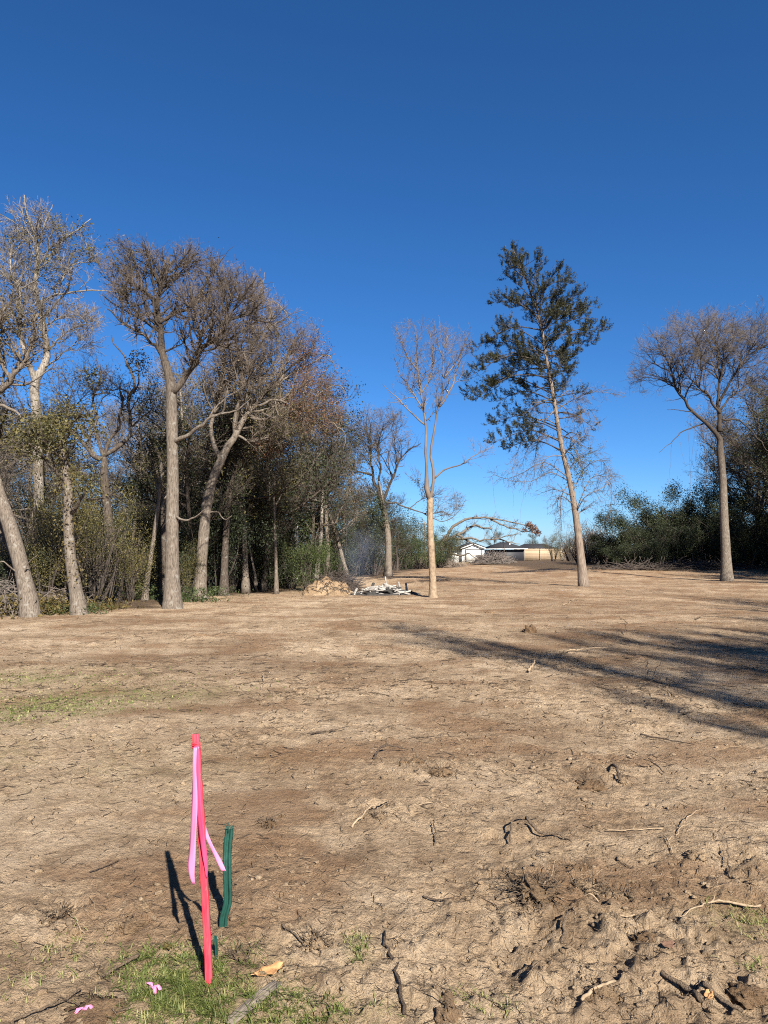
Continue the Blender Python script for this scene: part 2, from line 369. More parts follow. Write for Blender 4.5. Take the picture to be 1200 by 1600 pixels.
def grow(P, Rd, count, L0, L1, ang, K, env=None, up=.12, wig=.22, t0=.15, rmin=.003, shrink=.45, rfac=.6, tip=.35, g=None, minfrac=.25):
    """children of the branches P (M,K0,3): count is per branch (array or number)"""
    g = g or rng
    M_, K0, _ = P.shape
    cnt = np.broadcast_to(np.asarray(count), (M_,)).astype(float)
    cnt = np.floor(cnt + g.random(M_)).astype(int)
    par = np.repeat(np.arange(M_), cnt); C = len(par)
    if not C: return np.zeros((0, K, 3)), np.zeros((0, K))
    t = t0 + (1 - t0) * g.random(C) ** .8
    f = t * (K0 - 1); i = np.minimum(f.astype(int), K0 - 2); w = (f - i)[:, None]
    pos = P[par, i] * (1 - w) + P[par, i + 1] * w
    tan = unit(P[par, i + 1] - P[par, i])
    rb = Rd[par, i] * (1 - w[:, 0]) + Rd[par, i + 1] * w[:, 0]
    perp = g.normal(size=(C, 3)); perp -= (perp * tan).sum(1, keepdims=True) * tan; perp = unit(perp)
    a = np.radians(g.uniform(ang[0], ang[1], C))[:, None]
    d = tan * np.cos(a) + perp * np.sin(a)
    L = g.uniform(L0, L1, C) * (1 - shrink * t)
    st = (L / (K - 1))[:, None]
    pts = np.zeros((C, K, 3)); pts[:, 0] = pos
    drift = g.normal(size=(C, 3)) * wig * .5
    for k in range(1, K):
        d = d + g.normal(size=(C, 3)) * wig + drift * .3; d[:, 2] += up; d = unit(d)
        pts[:, k] = pts[:, k - 1] + d * st
    if env is not None:
        cen, rad = env
        q = ((pts[:, :, None, :] - cen) / rad); q = (q * q).sum(-1).min(-1)
        lim = g.uniform(.72, 1.12, C)[:, None] ** 2
        out = q > lim
        first = np.where(out.any(1), out.argmax(1), K)
        inside0 = first > 0
        frac = np.clip((first) / K, .0, 1)
        # branches that leave the crown are shortened
        pts = pts[:, :1] + (pts - pts[:, :1]) * np.where(frac < 1, frac * .95 + .05, 1)[:, None, None]
        keep = (frac >= minfrac) & inside0
        pts, rb, L = pts[keep], rb[keep], (L * frac)[keep]
        C = len(pts)
    r0 = np.maximum(np.minimum(rb * rfac, .012 + .014 * L), rmin)
    rad_ = r0[:, None] * (1 - (1 - tip) * np.linspace(0, 1, K)[None, :]); rad_ = np.maximum(rad_, rmin * .7)
    return pts, rad_

def leaves(P, n, size, spread=.12, aspect=.5, g=None, droop=0.0, along=None):
    """n diamond leaves scattered round the points P (N,3)"""
    g = g or rng
    i = g.integers(0, len(P), n)
    c = P[i] + g.normal(size=(n, 3)) * spread
    d = unit(g.normal(size=(n, 3)) + (0 if along is None else along[i] * 2.2) + np.array([0, 0, -droop]))
    e = g.normal(size=(n, 3)); e -= (e * d).sum(1, keepdims=True) * d; e = unit(e)
    s = (size * g.uniform(.6, 1.35, n))[:, None]
    nrm = np.cross(d, e) * s * .12
    V = np.stack([c - d * s * .5, c + e * s * aspect * .5 + nrm, c + d * s * .5, c - e * s * aspect * .5 + nrm], 1).reshape(-1, 3)
    Q = np.arange(4 * n).reshape(n, 4)
    return V, Q
def leaf_obj(name, P, n, size, m, parent, **k):
    V, Q = leaves(P, n, size, **k)
    return tag(link(name, np_mesh(name, V, [Q], m, False), parent), kind='stuff')

def env_px(Y, ells, dr=.9):
    cen = []; rad = []
    for e in ells:
        px, py, rx, ry = e[:4]; dy = e[4] if len(e) > 4 else 0
        cen.append(at(px, py, Y + dy)); rad.append((rx * Y / F_PX, rx * Y / F_PX * dr, ry * Y / F_PX))
    return np.array(cen), np.array(rad)

def spines_px(Y, specs, g, flat=.55, jit=.012):
    """specs: (pixel points, base radius, tip radius[, dY at tip]). Branch starts join the nearest earlier spine."""
    out = []; allpx = None; alldy = None
    for k, sp in enumerate(specs):
        pts = np.array([p[:2] for p in sp[0]], float); n = len(pts)
        L = np.linalg.norm(np.diff(pts, axis=0), axis=1).sum() * Y / F_PX
        s = np.concatenate([[0], np.cumsum(np.linalg.norm(np.diff(pts, axis=0), axis=1))]); s /= s[-1]
        if k == 0: dy0 = 0.0; dy1 = sp[3] if len(sp) > 3 else g.uniform(-.05, .05) * L
        else:
            j = np.argmin(((allpx - pts[0]) ** 2).sum(1)); dy0 = alldy[j]
            if ((allpx[j] - pts[0]) ** 2).sum() < 14 ** 2: pts[0] = allpx[j]
            dy1 = dy0 + (sp[3] if len(sp) > 3 else g.uniform(-flat, flat) * L)
        dy = dy0 + (dy1 - dy0) * s ** .9
        P = np.array([at(x, y, Y + d) for (x, y), d in zip(pts, dy)])
        N = 16 if k == 0 else 12
        Q = catmull(P, N)
        if k: Q[1:-1] += g.normal(size=(N - 2, 3)) * jit * L
        t = np.linspace(0, 1, N)
        r = sp[1] + (sp[2] - sp[1]) * t ** .85
        if k == 0: r = r * (1 + .75 * np.exp(-t * N / 1.0)); Q[0, 2] -= .25
        r = r * (1 + g.normal(size=N) * .04)
        out.append((Q, r))
        pp = np.array([np.interp(np.linspace(0, 1, 24), s, pts[:, c]) for c in (0, 1)]).T
        allpx = pp if allpx is None else np.concatenate([allpx, pp])
        d24 = np.interp(np.linspace(0, 1, 24), s, dy); alldy = d24 if alldy is None else np.concatenate([alldy, d24])
    return out

def as_arrays(sp, K=12):
    P = np.array([catmull(p, K) for p, r in sp]); Rr = np.array([np.interp(np.linspace(0, 1, K), np.linspace(0, 1, len(r)), r) for p, r in sp])
    return P, Rr
def plen(P): return np.linalg.norm(np.diff(P, axis=1), axis=2).sum(1)

def make_tree(name, sp, g, mats, env=None, d2=2.2, d3=5., d4=9., l2=(1.0, 2.4), l3=(.5, 1.1), l4=(.22, .5), up=(.10, .10, .12),
              trunk_t0=.55, n_trunk=1, rmin=.0045, twig_cap=9000, wig=.22, r2=.009, lift=None, t0=.2, ang2=(30, 65), base=None):
    """an Empty with parts trunk, limbs, twigs; returns (root, twig points)"""
    base = sp[0][0][0] if base is None else base
    off = np.array([base[0], base[1], 0.0])
    root = empty(name, off)
    sp = [(p - off, r) for p, r in sp]
    if env is not None: env = (env[0] - off, env[1])
    G = Geo()
    near_ = len(sp) > 1 and n_trunk == 1 and np.linalg.norm(sp[1][0][0] - sp[0][0][-1]) < .45
    lead = near_ and mats[0] is mats[1]
    if near_ and not lead:
        r_ = sp[1][1].copy(); r_[0] = sp[0][1][-1] * 1.04; r_[1] = (r_[0] + r_[1]) / 2 if r_[1] < r_[0] else r_[1]; p_ = sp[1][0].copy(); p_[0] = sp[0][0][-1] - (sp[0][0][-1] - sp[0][0][-2]) * .25; sp[1] = (p_, r_)
    for p, r in sp[:n_trunk]:
        if lead:
            p = np.concatenate([p[:-1], sp[1][0]]); r = np.concatenate([r[:-1], sp[1][1]]); r[14:18] = np.convolve(np.pad(r, 1, 'edge'), [1 / 3] * 3, 'valid')[14:18]
        N_ = 36 if lead else 22; cs_ = np.concatenate([[0], np.cumsum(np.linalg.norm(np.diff(p, axis=0), axis=1))]); cs_ /= cs_[-1]
        G.tube(catmull(p, N_), np.interp(np.linspace(0, 1, N_), cs_, r), 12)
    G.obj('trunk', mats[0], root)
    P1, R1 = as_arrays(sp)
    cnt = plen(P1) * d2; cnt[:n_trunk] *= (1 - trunk_t0)
    PA, RA = grow(P1[n_trunk:], R1[n_trunk:], cnt[n_trunk:], *l2, ang2, 8, env, up[0], wig, t0, r2, g=g) if len(sp) > n_trunk else (np.zeros((0, 8, 3)), np.zeros((0, 8)))
    PB, RB = grow(P1[:n_trunk], R1[:n_trunk], cnt[:n_trunk], *l2, ang2, 8, env, up[0], wig, trunk_t0, r2, g=g)
    P2 = np.concatenate([PA, PB]); R2 = np.concatenate([RA, RB])
    G = Geo()
    for p, r in sp[n_trunk + (1 if lead else 0):]: Geo().tube(catmull(p, 16), np.interp(np.linspace(0, 1, 16), np.linspace(0, 1, len(r)), r), 8).obj('limb', mats[1], root)
    if len(P2): G.add(*tubes(P2, R2, 5))
    # spines also carry level 3
    P12 = np.concatenate([P2[:, ::1]]) if len(P2) else P2
    src = [(P2, R2)]
    if len(sp) > n_trunk:
        i8 = np.linspace(0, 11, 8).round().astype(int)
        src.append((P1[n_trunk:][:, i8], R1[n_trunk:][:, i8]))
    PS = np.concatenate([s[0] for s in src]); RS = np.concatenate([s[1] for s in src])
    P3, R3 = grow(PS, RS, plen(PS) * d3, *l3, (25, 60), 4, env, up[1], wig, .12, r2 * .72, g=g)
    if len(P3): G.add(*tubes(P3, R3, 3))
    if G.n: tag(G.obj('branches', mats[1], root), kind='stuff')
    c4 = plen(P3) * d4
    if c4.sum() > twig_cap: c4 *= twig_cap / c4.sum()
    P4, R4 = grow(P3, R3, c4, *l4, (20, 55), 2, env, up[2], wig * .9, .1, rmin, tip=.3, g=g, minfrac=.3)
    if len(P4):
        T = Geo(); T.add(*tubes(P4, R4, 3)[:2]); tag(T.obj('twigs', mats[2], root), kind='stuff')
    pts = np.concatenate([P4.reshape(-1, 3), P3[:, 1:].reshape(-1, 3)]) if len(P4) else P3.reshape(-1, 3)
    return root, pts, off

def near_px(pts, off, Y, ell):
    cen, rad = env_px(Y, [ell], 3.0)
    q = ((pts + off - cen[0]) / rad[0]) ** 2
    return pts[q.sum(1) < 1]
def clump(root, off, Y, px, py, rpx, n, size, m, name='leaf_clump', g=None, dy=0.0):
    c = at(px, py, Y + dy) - off; r = rpx * Y / F_PX
    g = g or rng
    P = c + unit(g.normal(size=(300, 3))) * (r * g.random((300, 1)) ** .45)
    return leaf_obj(name, P, n, size, m, root, spread=r * .12, g=g)
def vines(root, off, Y, starts, m, g, name='hanging_vine', L=(1, 3), r=.006):
    G = Geo()
    for (px, py) in starts:
        p = at(px, py, Y + g.uniform(-1, 1)) - off; n = 9; Lk = g.uniform(*L); q = [p]
        d = g.normal(size=2) * .12
        for k in range(n): q.append(q[-1] + np.array([d[0] * Lk / n + g.normal() * .03, d[1] * Lk / n + g.normal() * .03, -Lk / n]))
        G.tube(q, np.linspace(r, r * .5, len(q)), 3)
    return tag(G.obj(name, m, root), kind='stuff')

def gen(s): return np.random.default_rng(s)
def Yb(py): return float(on_ground(600, py)[1])
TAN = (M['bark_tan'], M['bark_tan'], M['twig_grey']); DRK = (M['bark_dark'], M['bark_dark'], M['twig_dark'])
MIX = (M['bark_tan'], M['bark_dark'], M['twig_brown']); PAL = (M['bark_pale'], M['bark_pale'], M['twig_pale'])
GR_EDGE = 'trees standing along the edge of the left-hand woods'

# --- leaning trunk at the left edge of the picture
g = gen(101); Y = Yb(965)
sp = spines_px(Y, [([(50, 968), (38, 905), (18, 830), (-4, 765), (-22, 690), (-34, 640)], .195, .14),
    ([(-30, 655), (-12, 625), (18, 592), (40, 566), (52, 525), (60, 490)], .10, .03),
    ([(-32, 650), (-50, 590), (-40, 520), (-30, 450)], .10, .03), ([(15, 590), (0, 560), (-5, 520), (8, 480)], .05, .02),
    ([(30, 912), (10, 880), (-5, 882)], .03, .012), ([(-10, 625), (20, 640), (45, 662), (62, 690)], .05, .015),
    ([(36, 902), (44, 880), (58, 868)], .022, .008)], g)
root, pts, off = make_tree('leaning_tree', sp, g, TAN, env_px(Y, [(0, 560, 95, 110), (10, 480, 70, 90)]), d2=3.6, d3=6, d4=10, twig_cap=14000)
leaf_obj('leaves', pts, 1800, .06, M['leaf_moss'], root, g=g)
tag(root, 'thick tan trunk leaning left at the left edge of the photo', 'tree', GR_EDGE)
# --- second leaning trunk just behind it
g = gen(102); Y = Yb(957)
sp = spines_px(Y, [([(46, 957), (30, 900), (8, 830), (-8, 780), (-30, 700)], .11, .08), ([(-22, 730), (0, 680), (12, 640)], .05, .02), ([(-28, 705), (-40, 650), (-30, 600)], .06, .02)], g)
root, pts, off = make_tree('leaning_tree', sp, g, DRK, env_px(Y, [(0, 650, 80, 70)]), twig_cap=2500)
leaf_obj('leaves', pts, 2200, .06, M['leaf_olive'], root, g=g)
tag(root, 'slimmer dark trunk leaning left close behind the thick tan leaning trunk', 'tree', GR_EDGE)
# --- ivy-clad trunk
g = gen(103); Y = Yb(963)
sp = spines_px(Y, [([(126, 965), (118, 920), (110, 870), (107, 820), (106, 770), (100, 720), (96, 680)], .17, .10),
    ([(110, 810), (118, 795), (128, 775), (136, 768)], .06, .03), ([(126, 778), (150, 780), (168, 776), (182, 764)], .035, .012),
    ([(104, 760), (85, 735), (60, 705), (40, 690)], .05, .015), ([(98, 700), (112, 665), (130, 640)], .05, .015), ([(100, 720), (80, 680), (75, 640)], .05, .015)], g)
root, pts, off = make_tree('ivy_clad_tree', sp, g, (M['bark_tan'], M['bark_dark'], M['twig_brown']), env_px(Y, [(100, 730, 90, 105), (130, 790, 65, 80)]), twig_cap=6000)
leaf_obj('leaves', pts, 5200, .075, M['leaf_olive'], root, g=g, spread=.16)
iv = np.concatenate([catmull(sp[0][0], 60)[14:] - off])
leaf_obj('ivy', iv, 1100, .07, M['leaf_moss'], root, g=g, spread=.15)
tag(root, 'ivy-clad trunk with a dark broken side limb, right of the leaning trunk', 'tree', GR_EDGE)
# --- tall pale-barked tree at the upper left
g = gen(104); Y = 24.0
sp = spines_px(Y, [([(64, 952), (62, 860), (60, 760), (57, 660), (54, 598)], .19, .15, .2),
    ([(54, 600), (62, 575), (70, 548), (68, 510), (60, 472), (56, 430), (56, 385), (46, 340), (38, 305)], .13, .02, .3),
    ([(54, 600), (44, 572), (33, 532), (30, 490), (24, 440), (16, 395)], .11, .025, -.8),
    ([(64, 478), (84, 462), (110, 456), (132, 452), (158, 453), (176, 456)], .05, .012), ([(90, 460), (99, 432), (106, 416), (128, 411), (150, 407)], .04, .012),
    ([(57, 432), (66, 408), (78, 388), (98, 376), (122, 358), (142, 342)], .05, .012), ([(52, 458), (36, 432), (20, 412)], .035, .012),
    ([(68, 512), (90, 498), (112, 488), (126, 478)], .03, .01), ([(70, 545), (92, 530), (118, 512), (150, 500)], .035, .01), ([(56, 390), (70, 350), (82, 320)], .035, .012),
    ([(33, 532), (14, 505), (4, 470)], .04, .012), ([(62, 575), (90, 560), (112, 540), (135, 525)], .035, .01)], g, .35)
root, pts, off = make_tree('pale_barked_tree', sp, g, PAL, env_px(Y, [(48, 395, 80, 92), (100, 390, 58, 78), (40, 500, 75, 90), (110, 520, 60, 60)]), d2=4.2, d3=7, d4=14, l2=(1.0, 2.8), twig_cap=30000)
for e in [(30, 370, 35, 40), (110, 345, 30, 30), (30, 500, 28, 70), (75, 420, 30, 25), (125, 385, 25, 30)]:
    q = near_px(pts, off, Y, e)
    if len(q): leaf_obj('leaves', q, 420, .075, M['leaf_olive'], root, g=g, spread=.1)
clump(root, off, Y, 30, 510, 16, 260, .08, M['leaf_moss'], g=g); clump(root, off, Y, 24, 372, 16, 160, .08, M['leaf_olive'], g=g)
tag(root, 'tallest tree, pale white-barked and bare, rising at the upper left', 'tree', GR_EDGE)
# --- crooked dark oak between the pale tree and the big tan trunk
g = gen(105); Y = 23.5
sp = spines_px(Y, [([(178, 938), (176, 880), (170, 820), (164, 760), (162, 716)], .17, .13),
    ([(162, 718), (148, 712), (128, 690), (108, 670), (84, 662), (72, 650)], .085, .02), ([(150, 712), (136, 684), (122, 660), (120, 640)], .05, .018),
    ([(164, 712), (154, 688), (147, 666), (150, 646), (132, 648), (104, 650)], .065, .018), ([(166, 712), (174, 684), (186, 658), (192, 632), (186, 600)], .07, .02),
    ([(168, 714), (186, 696), (203, 668), (203, 640), (211, 604), (202, 572), (184, 548), (174, 524)], .08, .018), ([(203, 668), (220, 654), (236, 640)], .04, .015),
    ([(206, 620), (218, 590), (214, 560)], .035, .012), ([(150, 650), (146, 620), (158, 590), (150, 560)], .04, .012), ([(108, 670), (104, 640), (112, 610), (96, 580)], .035, .012)], g)
root, pts, off = make_tree('crooked_oak', sp, g, DRK, env_px(Y, [(150, 620, 90, 75), (200, 600, 60, 70), (100, 620, 60, 60)]), d2=2.2, d3=4.5, d4=8, twig_cap=10000, wig=.3)
leaf_obj('leaves', pts, 1500, .06, M['leaf_olive'], root, g=g)
clump(root, off, Y, 215, 568, 22, 380, .08, M['leaf_moss'], g=g)
clump(root, off, Y, 140, 590, 22, 380, .08, M['leaf_olive'], g=g)
tag(root, 'dark crooked oak with snaking limbs against the sky left of the big tan trunk', 'tree', GR_EDGE)
# --- big tan trunk with the broad twiggy crown
g = gen(106); Y = Yb(954)
sp = spines_px(Y, [([(270, 958), (269, 900), (269, 830), (270, 750), (269, 680), (268, 630), (267, 600)], .205, .15, .1),
    ([(267, 604), (262, 578), (253, 548), (249, 510), (247, 475), (252, 448), (264, 424), (266, 398)], .14, .02, .3),
    ([(257, 556), (236, 532), (212, 516), (188, 502), (176, 490), (167, 482)], .06, .016, -.7), ([(248, 476), (226, 456), (205, 440), (190, 428), (170, 400)], .07, .015, .6),
    ([(269, 612), (288, 592), (303, 570), (311, 550), (330, 535), (346, 518), (356, 503), (366, 480)], .115, .02, -.6), ([(304, 566), (313, 538), (311, 508), (318, 488)], .06, .018), ([(330, 534), (356, 530), (378, 516), (400, 500)], .05, .014),
    ([(250, 505), (274, 490), (296, 478), (312, 460)], .06, .015), ([(270, 695), (290, 680), (311, 668), (326, 654), (346, 646), (356, 610)], .075, .018, -.9), ([(271, 800), (284, 812), (300, 809), (326, 795)], .042, .010, -.5),
    ([(300, 575), (290, 540), (280, 510)], .05, .015), ([(252, 450), (236, 420), (228, 392)], .045, .012), ([(346, 520), (360, 470), (372, 440)], .04, .012), ([(264, 428), (290, 410), (310, 395)], .04, .012),
    ([(205, 440), (190, 414), (174, 392), (164, 376)], .035, .01), ([(226, 456), (214, 422), (204, 388)], .035, .01), ([(252, 450), (238, 412), (222, 380)], .035, .01), ([(366, 480), (386, 455), (402, 430)], .035, .01), ([(356, 503), (388, 490), (416, 468)], .035, .01),
    ([(400, 500), (424, 505), (436, 522)], .03, .01), ([(330, 535), (370, 548), (408, 552)], .04, .01), ([(188, 502), (192, 476), (184, 450)], .025, .008), ([(212, 516), (214, 494), (204, 474)], .02, .008), ([(249, 510), (228, 492), (210, 476)], .03, .008), ([(253, 548), (280, 540), (296, 520)], .03, .008), ([(326, 654), (350, 624), (380, 606)], .03, .008), ([(346, 646), (372, 640), (392, 622)], .03, .008), ([(312, 460), (330, 430), (342, 405)], .035, .01), ([(312, 460), (350, 445), (376, 425)], .035, .01), ([(318, 488), (330, 460), (322, 425)], .03, .01)], g, .45)
root, pts, off = make_tree('broad_crowned_tree', sp, g, (M['bark_tan6'], M['bark_tan6'], M['twig_brown']), env_px(Y, [(215, 440, 70, 70), (290, 450, 90, 80), (352, 490, 88, 86), (182, 420, 40, 56), (345, 560, 75, 60), (235, 520, 60, 50)]), d2=5.5, d3=8, d4=14, l2=(1.2, 3.0), twig_cap=60000, up=(.10, .14, .2), l4=(.2, .42), rmin=.0036, r2=.0062)
leaf_obj('leaves', near_px(pts, off, Y, (340, 460, 90, 90)), 900, .055, M['leaf_tan'], root, g=g)
clump(root, off, Y, 193, 458, 13, 240, .07, M['leaf_moss'], g=g)
leaf_obj('leaves', near_px(pts, off, Y, (180, 400, 40, 45)), 350, .06, M['leaf_olive'], root, g=g)
tag(root, 'big straight tan trunk with broad twiggy crown, foremost on the left', 'tree', GR_EDGE)
# --- pale thick trunk leaning right under the rust-brown crown
g = gen(107); Y = Yb(936)
sp = spines_px(Y, [([(312, 938), (314, 890), (318, 840), (324, 785), (334, 745), (346, 718)], .215, .16, .2),
    ([(346, 720), (366, 682), (388, 648), (410, 622), (432, 602), (444, 582), (452, 545)], .14, .02, .5), ([(384, 652), (420, 655), (450, 648), (478, 632), (505, 610)], .08, .018), ([(344, 722), (332, 682), (334, 640), (346, 600), (352, 560), (348, 520)], .10, .018, .6),
    ([(366, 684), (372, 640), (380, 590), (392, 540), (400, 480)], .09, .016, -.4), ([(430, 604), (462, 580), (490, 566)], .05, .014), ([(400, 632), (440, 626), (480, 656), (520, 660)], .06, .014, -1.2), ([(392, 540), (420, 505), (424, 470)], .05, .014),
    ([(322, 800), (340, 800), (350, 812), (362, 806)], .035, .012, -.4), ([(410, 622), (406, 580), (420, 550)], .05, .014), ([(505, 610), (530, 602), (546, 628)], .03, .01), ([(490, 566), (514, 556), (526, 582)], .03, .01), ([(452, 545), (470, 520), (482, 530)], .03, .01), ([(478, 632), (510, 652), (536, 682)], .035, .01), ([(400, 480), (410, 445), (414, 425)], .03, .01),
    ([(444, 582), (476, 556), (500, 540)], .04, .01), ([(520, 660), (540, 680), (536, 704)], .025, .01), ([(424, 470), (440, 480), (456, 505)], .03, .01), ([(366, 684), (396, 690), (430, 680), (460, 690)], .05, .012)], g, .5)
root, pts, off = make_tree('rust_leaved_tree', sp, g, (M['bark_tan'], M['bark_tan'], M['twig_brown']), env_px(Y, [(385, 520, 75, 100), (440, 575, 88, 95), (490, 622, 64, 92), (400, 640, 85, 75), (345, 600, 50, 70)]), d2=5.5, d3=8, d4=14, l2=(1.3, 3.4), twig_cap=66000, up=(.08, .1, .14), l4=(.22, .48), rmin=.0038, r2=.0064)
leaf_obj('leaves', near_px(pts, off, Y, (505, 600, 64, 84)), 7500, .055, M['leaf_rust'], root, g=g)
leaf_obj('leaves', near_px(pts, off, Y, (430, 560, 100, 120)), 2200, .055, M['leaf_tan'], root, g=g)
leaf_obj('leaves', near_px(pts, off, Y, (420, 655, 110, 50)), 2400, .06, M['leaf_olive'], root, g=g)
clump(root, off, Y, 432, 525, 13, 240, .07, M['leaf_moss'], g=g)
tag(root, 'pale thick trunk curving right into a rust-brown rounded crown', 'tree', GR_EDGE)
# --- dark trunk in the shade
g = gen(108); Y = Yb(930)
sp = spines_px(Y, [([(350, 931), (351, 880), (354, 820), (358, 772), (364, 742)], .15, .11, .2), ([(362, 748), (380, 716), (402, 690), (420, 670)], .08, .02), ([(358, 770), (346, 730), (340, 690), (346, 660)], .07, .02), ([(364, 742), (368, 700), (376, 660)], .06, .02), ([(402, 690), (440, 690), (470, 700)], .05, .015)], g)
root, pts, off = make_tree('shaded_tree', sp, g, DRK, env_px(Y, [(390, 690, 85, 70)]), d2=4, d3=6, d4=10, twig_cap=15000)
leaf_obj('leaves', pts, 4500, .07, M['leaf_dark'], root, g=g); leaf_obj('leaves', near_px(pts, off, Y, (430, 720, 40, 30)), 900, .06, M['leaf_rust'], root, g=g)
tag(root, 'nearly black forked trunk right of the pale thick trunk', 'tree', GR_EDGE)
# --- straight slim trunks of the edge
def slim(seed, Y, pts, r0, r1, name, label, mats, leafm, nleaf, env, limbs=(), cap=3000, leaf=.065):
    g = gen(seed)
    sp = spines_px(Y, [(pts, r0, r1)] + list(limbs), g)
    root, p, off = make_tree(name, sp, g, mats, env_px(Y, env), twig_cap=cap, trunk_t0=.6)
    if nleaf and len(p): leaf_obj('leaves', p, nleaf, leaf, leafm, root, g=g)
    tag(root, label, 'tree', GR_EDGE)
    return root, p, off
slim(109, 31.5, [(384, 918), (383, 870), (381, 820), (379, 770), (377, 720), (380, 670)], .125, .06, 'slim_tree', 'straight pale slim trunk between the black trunk and the thin sapling', TAN, M['leaf_olive'], 2200, [(385, 690, 55, 60)], [([(378, 740), (396, 700), (410, 670)], .05, .015), ([(379, 760), (360, 720), (350, 690)], .045, .015)])
slim(110, 32.5, [(400, 906), (393, 870), (386, 838)], .05, .035, 'dead_pole', 'thin dead pole leaning against the straight pale slim trunk', TAN, None, 0, [(388, 836, 10, 12)], [([(389, 852), (392, 844), (396, 838)], .015, .006)], 60)
slim(111, 31.0, [(432, 921), (431, 870), (429, 815), (428, 770), (432, 720)], .075, .035, 'thin_sapling', 'thin straight sapling left of the bright green shrub', TAN, M['leaf_olive'], 2200, [(432, 740, 45, 50)], [([(429, 800), (440, 770), (452, 750)], .03, .01), ([(428, 770), (415, 740), (408, 720)], .03, .01)])
slim(112, 24.5, [(226, 934), (232, 895), (239, 850), (246, 800), (250, 760), (252, 720)], .085, .05, 'slim_tree', 'slim pale trunk tilting right, just left of the big tan trunk', TAN, M['leaf_olive'], 2000, [(250, 740, 50, 55)], [([(246, 800), (262, 770), (272, 740)], .04, .012), ([(249, 770), (236, 735), (228, 710)], .04, .012)])
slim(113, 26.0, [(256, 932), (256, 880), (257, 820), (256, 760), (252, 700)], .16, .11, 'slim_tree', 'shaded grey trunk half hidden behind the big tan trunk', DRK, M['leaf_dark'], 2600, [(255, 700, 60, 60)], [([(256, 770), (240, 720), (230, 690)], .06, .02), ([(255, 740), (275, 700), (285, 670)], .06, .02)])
slim(114, 29.0, [(243, 930), (244, 890), (247, 860)], .08, .06, 'dead_stub', 'short grey snag in the shade left of the big tan trunk', TAN, None, 0, [(247, 858, 8, 10)], [([(246, 868), (250, 860), (253, 855)], .02, .01)], 60)
slim(115, 36.0, [(186, 935), (190, 880), (186, 840), (192, 815), (196, 795)], .08, .05, 'white_snag', 'small forked white dead branch standing in the left thicket', PAL, None, 0, [(194, 800, 20, 25)], [([(192, 812), (200, 800), (206, 796)], .045, .02), ([(194, 803), (190, 790), (187, 785)], .04, .02)], 60)
slim(116, 40.0, [(462, 905), (463, 850), (462, 800), (464, 760), (461, 735)], .12, .09, 'white_snag', 'bone-white broken dead snag above the bright green shrub', (M['dead_white'],) * 3, None, 0, [(466, 770, 30, 40)], [([(463, 800), (474, 782), (482, 770)], .06, .02), ([(462, 770), (452, 745), (449, 730)], .05, .02), ([(464, 770), (476, 755), (486, 752)], .04, .015)], 80)
slim(117, 42.0, [(512, 905), (512, 860), (510, 815), (508, 770), (512, 730)], .13, .08, 'slim_tree', 'pale trunk behind the green shrub near the dirt mound', TAN, M['leaf_tan'], 2200, [(512, 730, 50, 60)], [([(509, 780), (525, 740), (535, 710)], .06, .02), ([(509, 770), (490, 735), (482, 700)], .06, .02)], 3500)
slim(118, Yb(907), [(545, 908), (537, 880), (530, 852), (522, 825), (510, 790), (500, 755), (493, 725)], .13, .06, 'leaning_sapling', 'thin grey trunk leaning left out of the dirt mound', TAN, M['leaf_tan'], 3600, [(520, 770, 50, 65), (545, 790, 35, 40)], [([(521, 822), (536, 790), (548, 760)], .06, .02), ([(505, 775), (520, 740), (522, 710)], .05, .015), ([(526, 840), (548, 815), (562, 800)], .05, .015), ([(510, 790), (490, 770), (475, 750)], .04, .012)], 5000)
# --- the forked oak right of the smoke
g = gen(120); Y = Yb(900)
sp = spines_px(Y, [([(606, 902), (607, 870), (606, 835), (600, 800), (593, 776)], .24, .19, .2),
    ([(593, 778), (585, 752), (580, 722), (577, 694), (580, 660)], .13, .02), ([(581, 742), (552, 733), (528, 718), (514, 704)], .085, .02), ([(596, 784), (608, 760), (621, 726), (640, 703), (658, 692)], .12, .02), ([(605, 786), (634, 792), (660, 802), (690, 800), (706, 806)], .075, .015),
    ([(590, 768), (594, 730), (590, 700), (600, 660)], .09, .02), ([(578, 700), (560, 680), (545, 670)], .05, .015), ([(622, 726), (616, 690), (622, 660)], .05, .015), ([(640, 800), (660, 780), (690, 772)], .04, .012), ([(660, 802), (690, 815), (715, 800), (728, 780)], .04, .012), ([(604, 820), (614, 812), (618, 808)], .05, .03)], g)
root, pts, off = make_tree('forked_oak', sp, g, (M['bark_tan5'], M['bark_tan5'], M['twig_brown']), env_px(Y, [(590, 672, 74, 56), (640, 735, 50, 55), (560, 700, 45, 45), (690, 790, 42, 35)]), d2=2.8, d3=4, d4=8, l2=(1.6, 4.0), l3=(.8, 1.8), l4=(.4, .9), twig_cap=15000, rmin=.006, r2=.010, up=(.08, .1, .18))
leaf_obj('leaves', near_px(pts, off, Y, (590, 660, 90, 60)), 1500, .09, M['leaf_tan'], root, g=g); leaf_obj('leaves', near_px(pts, off, Y, (620, 780, 60, 40)), 900, .1, M['leaf_olive'], root, g=g)
G = Geo(); G.tube([at(600, 795, Y - .3) - off, at(596, 770, Y - .5) - off, at(592, 752, Y - .5) - off], [.09, .07, .05], 6); G.obj('dead_limb', M['bark_pale'], root)
tag(root, 'forked oak with rounded twiggy crown behind the pale ash heap', 'tree', GR_EDGE)
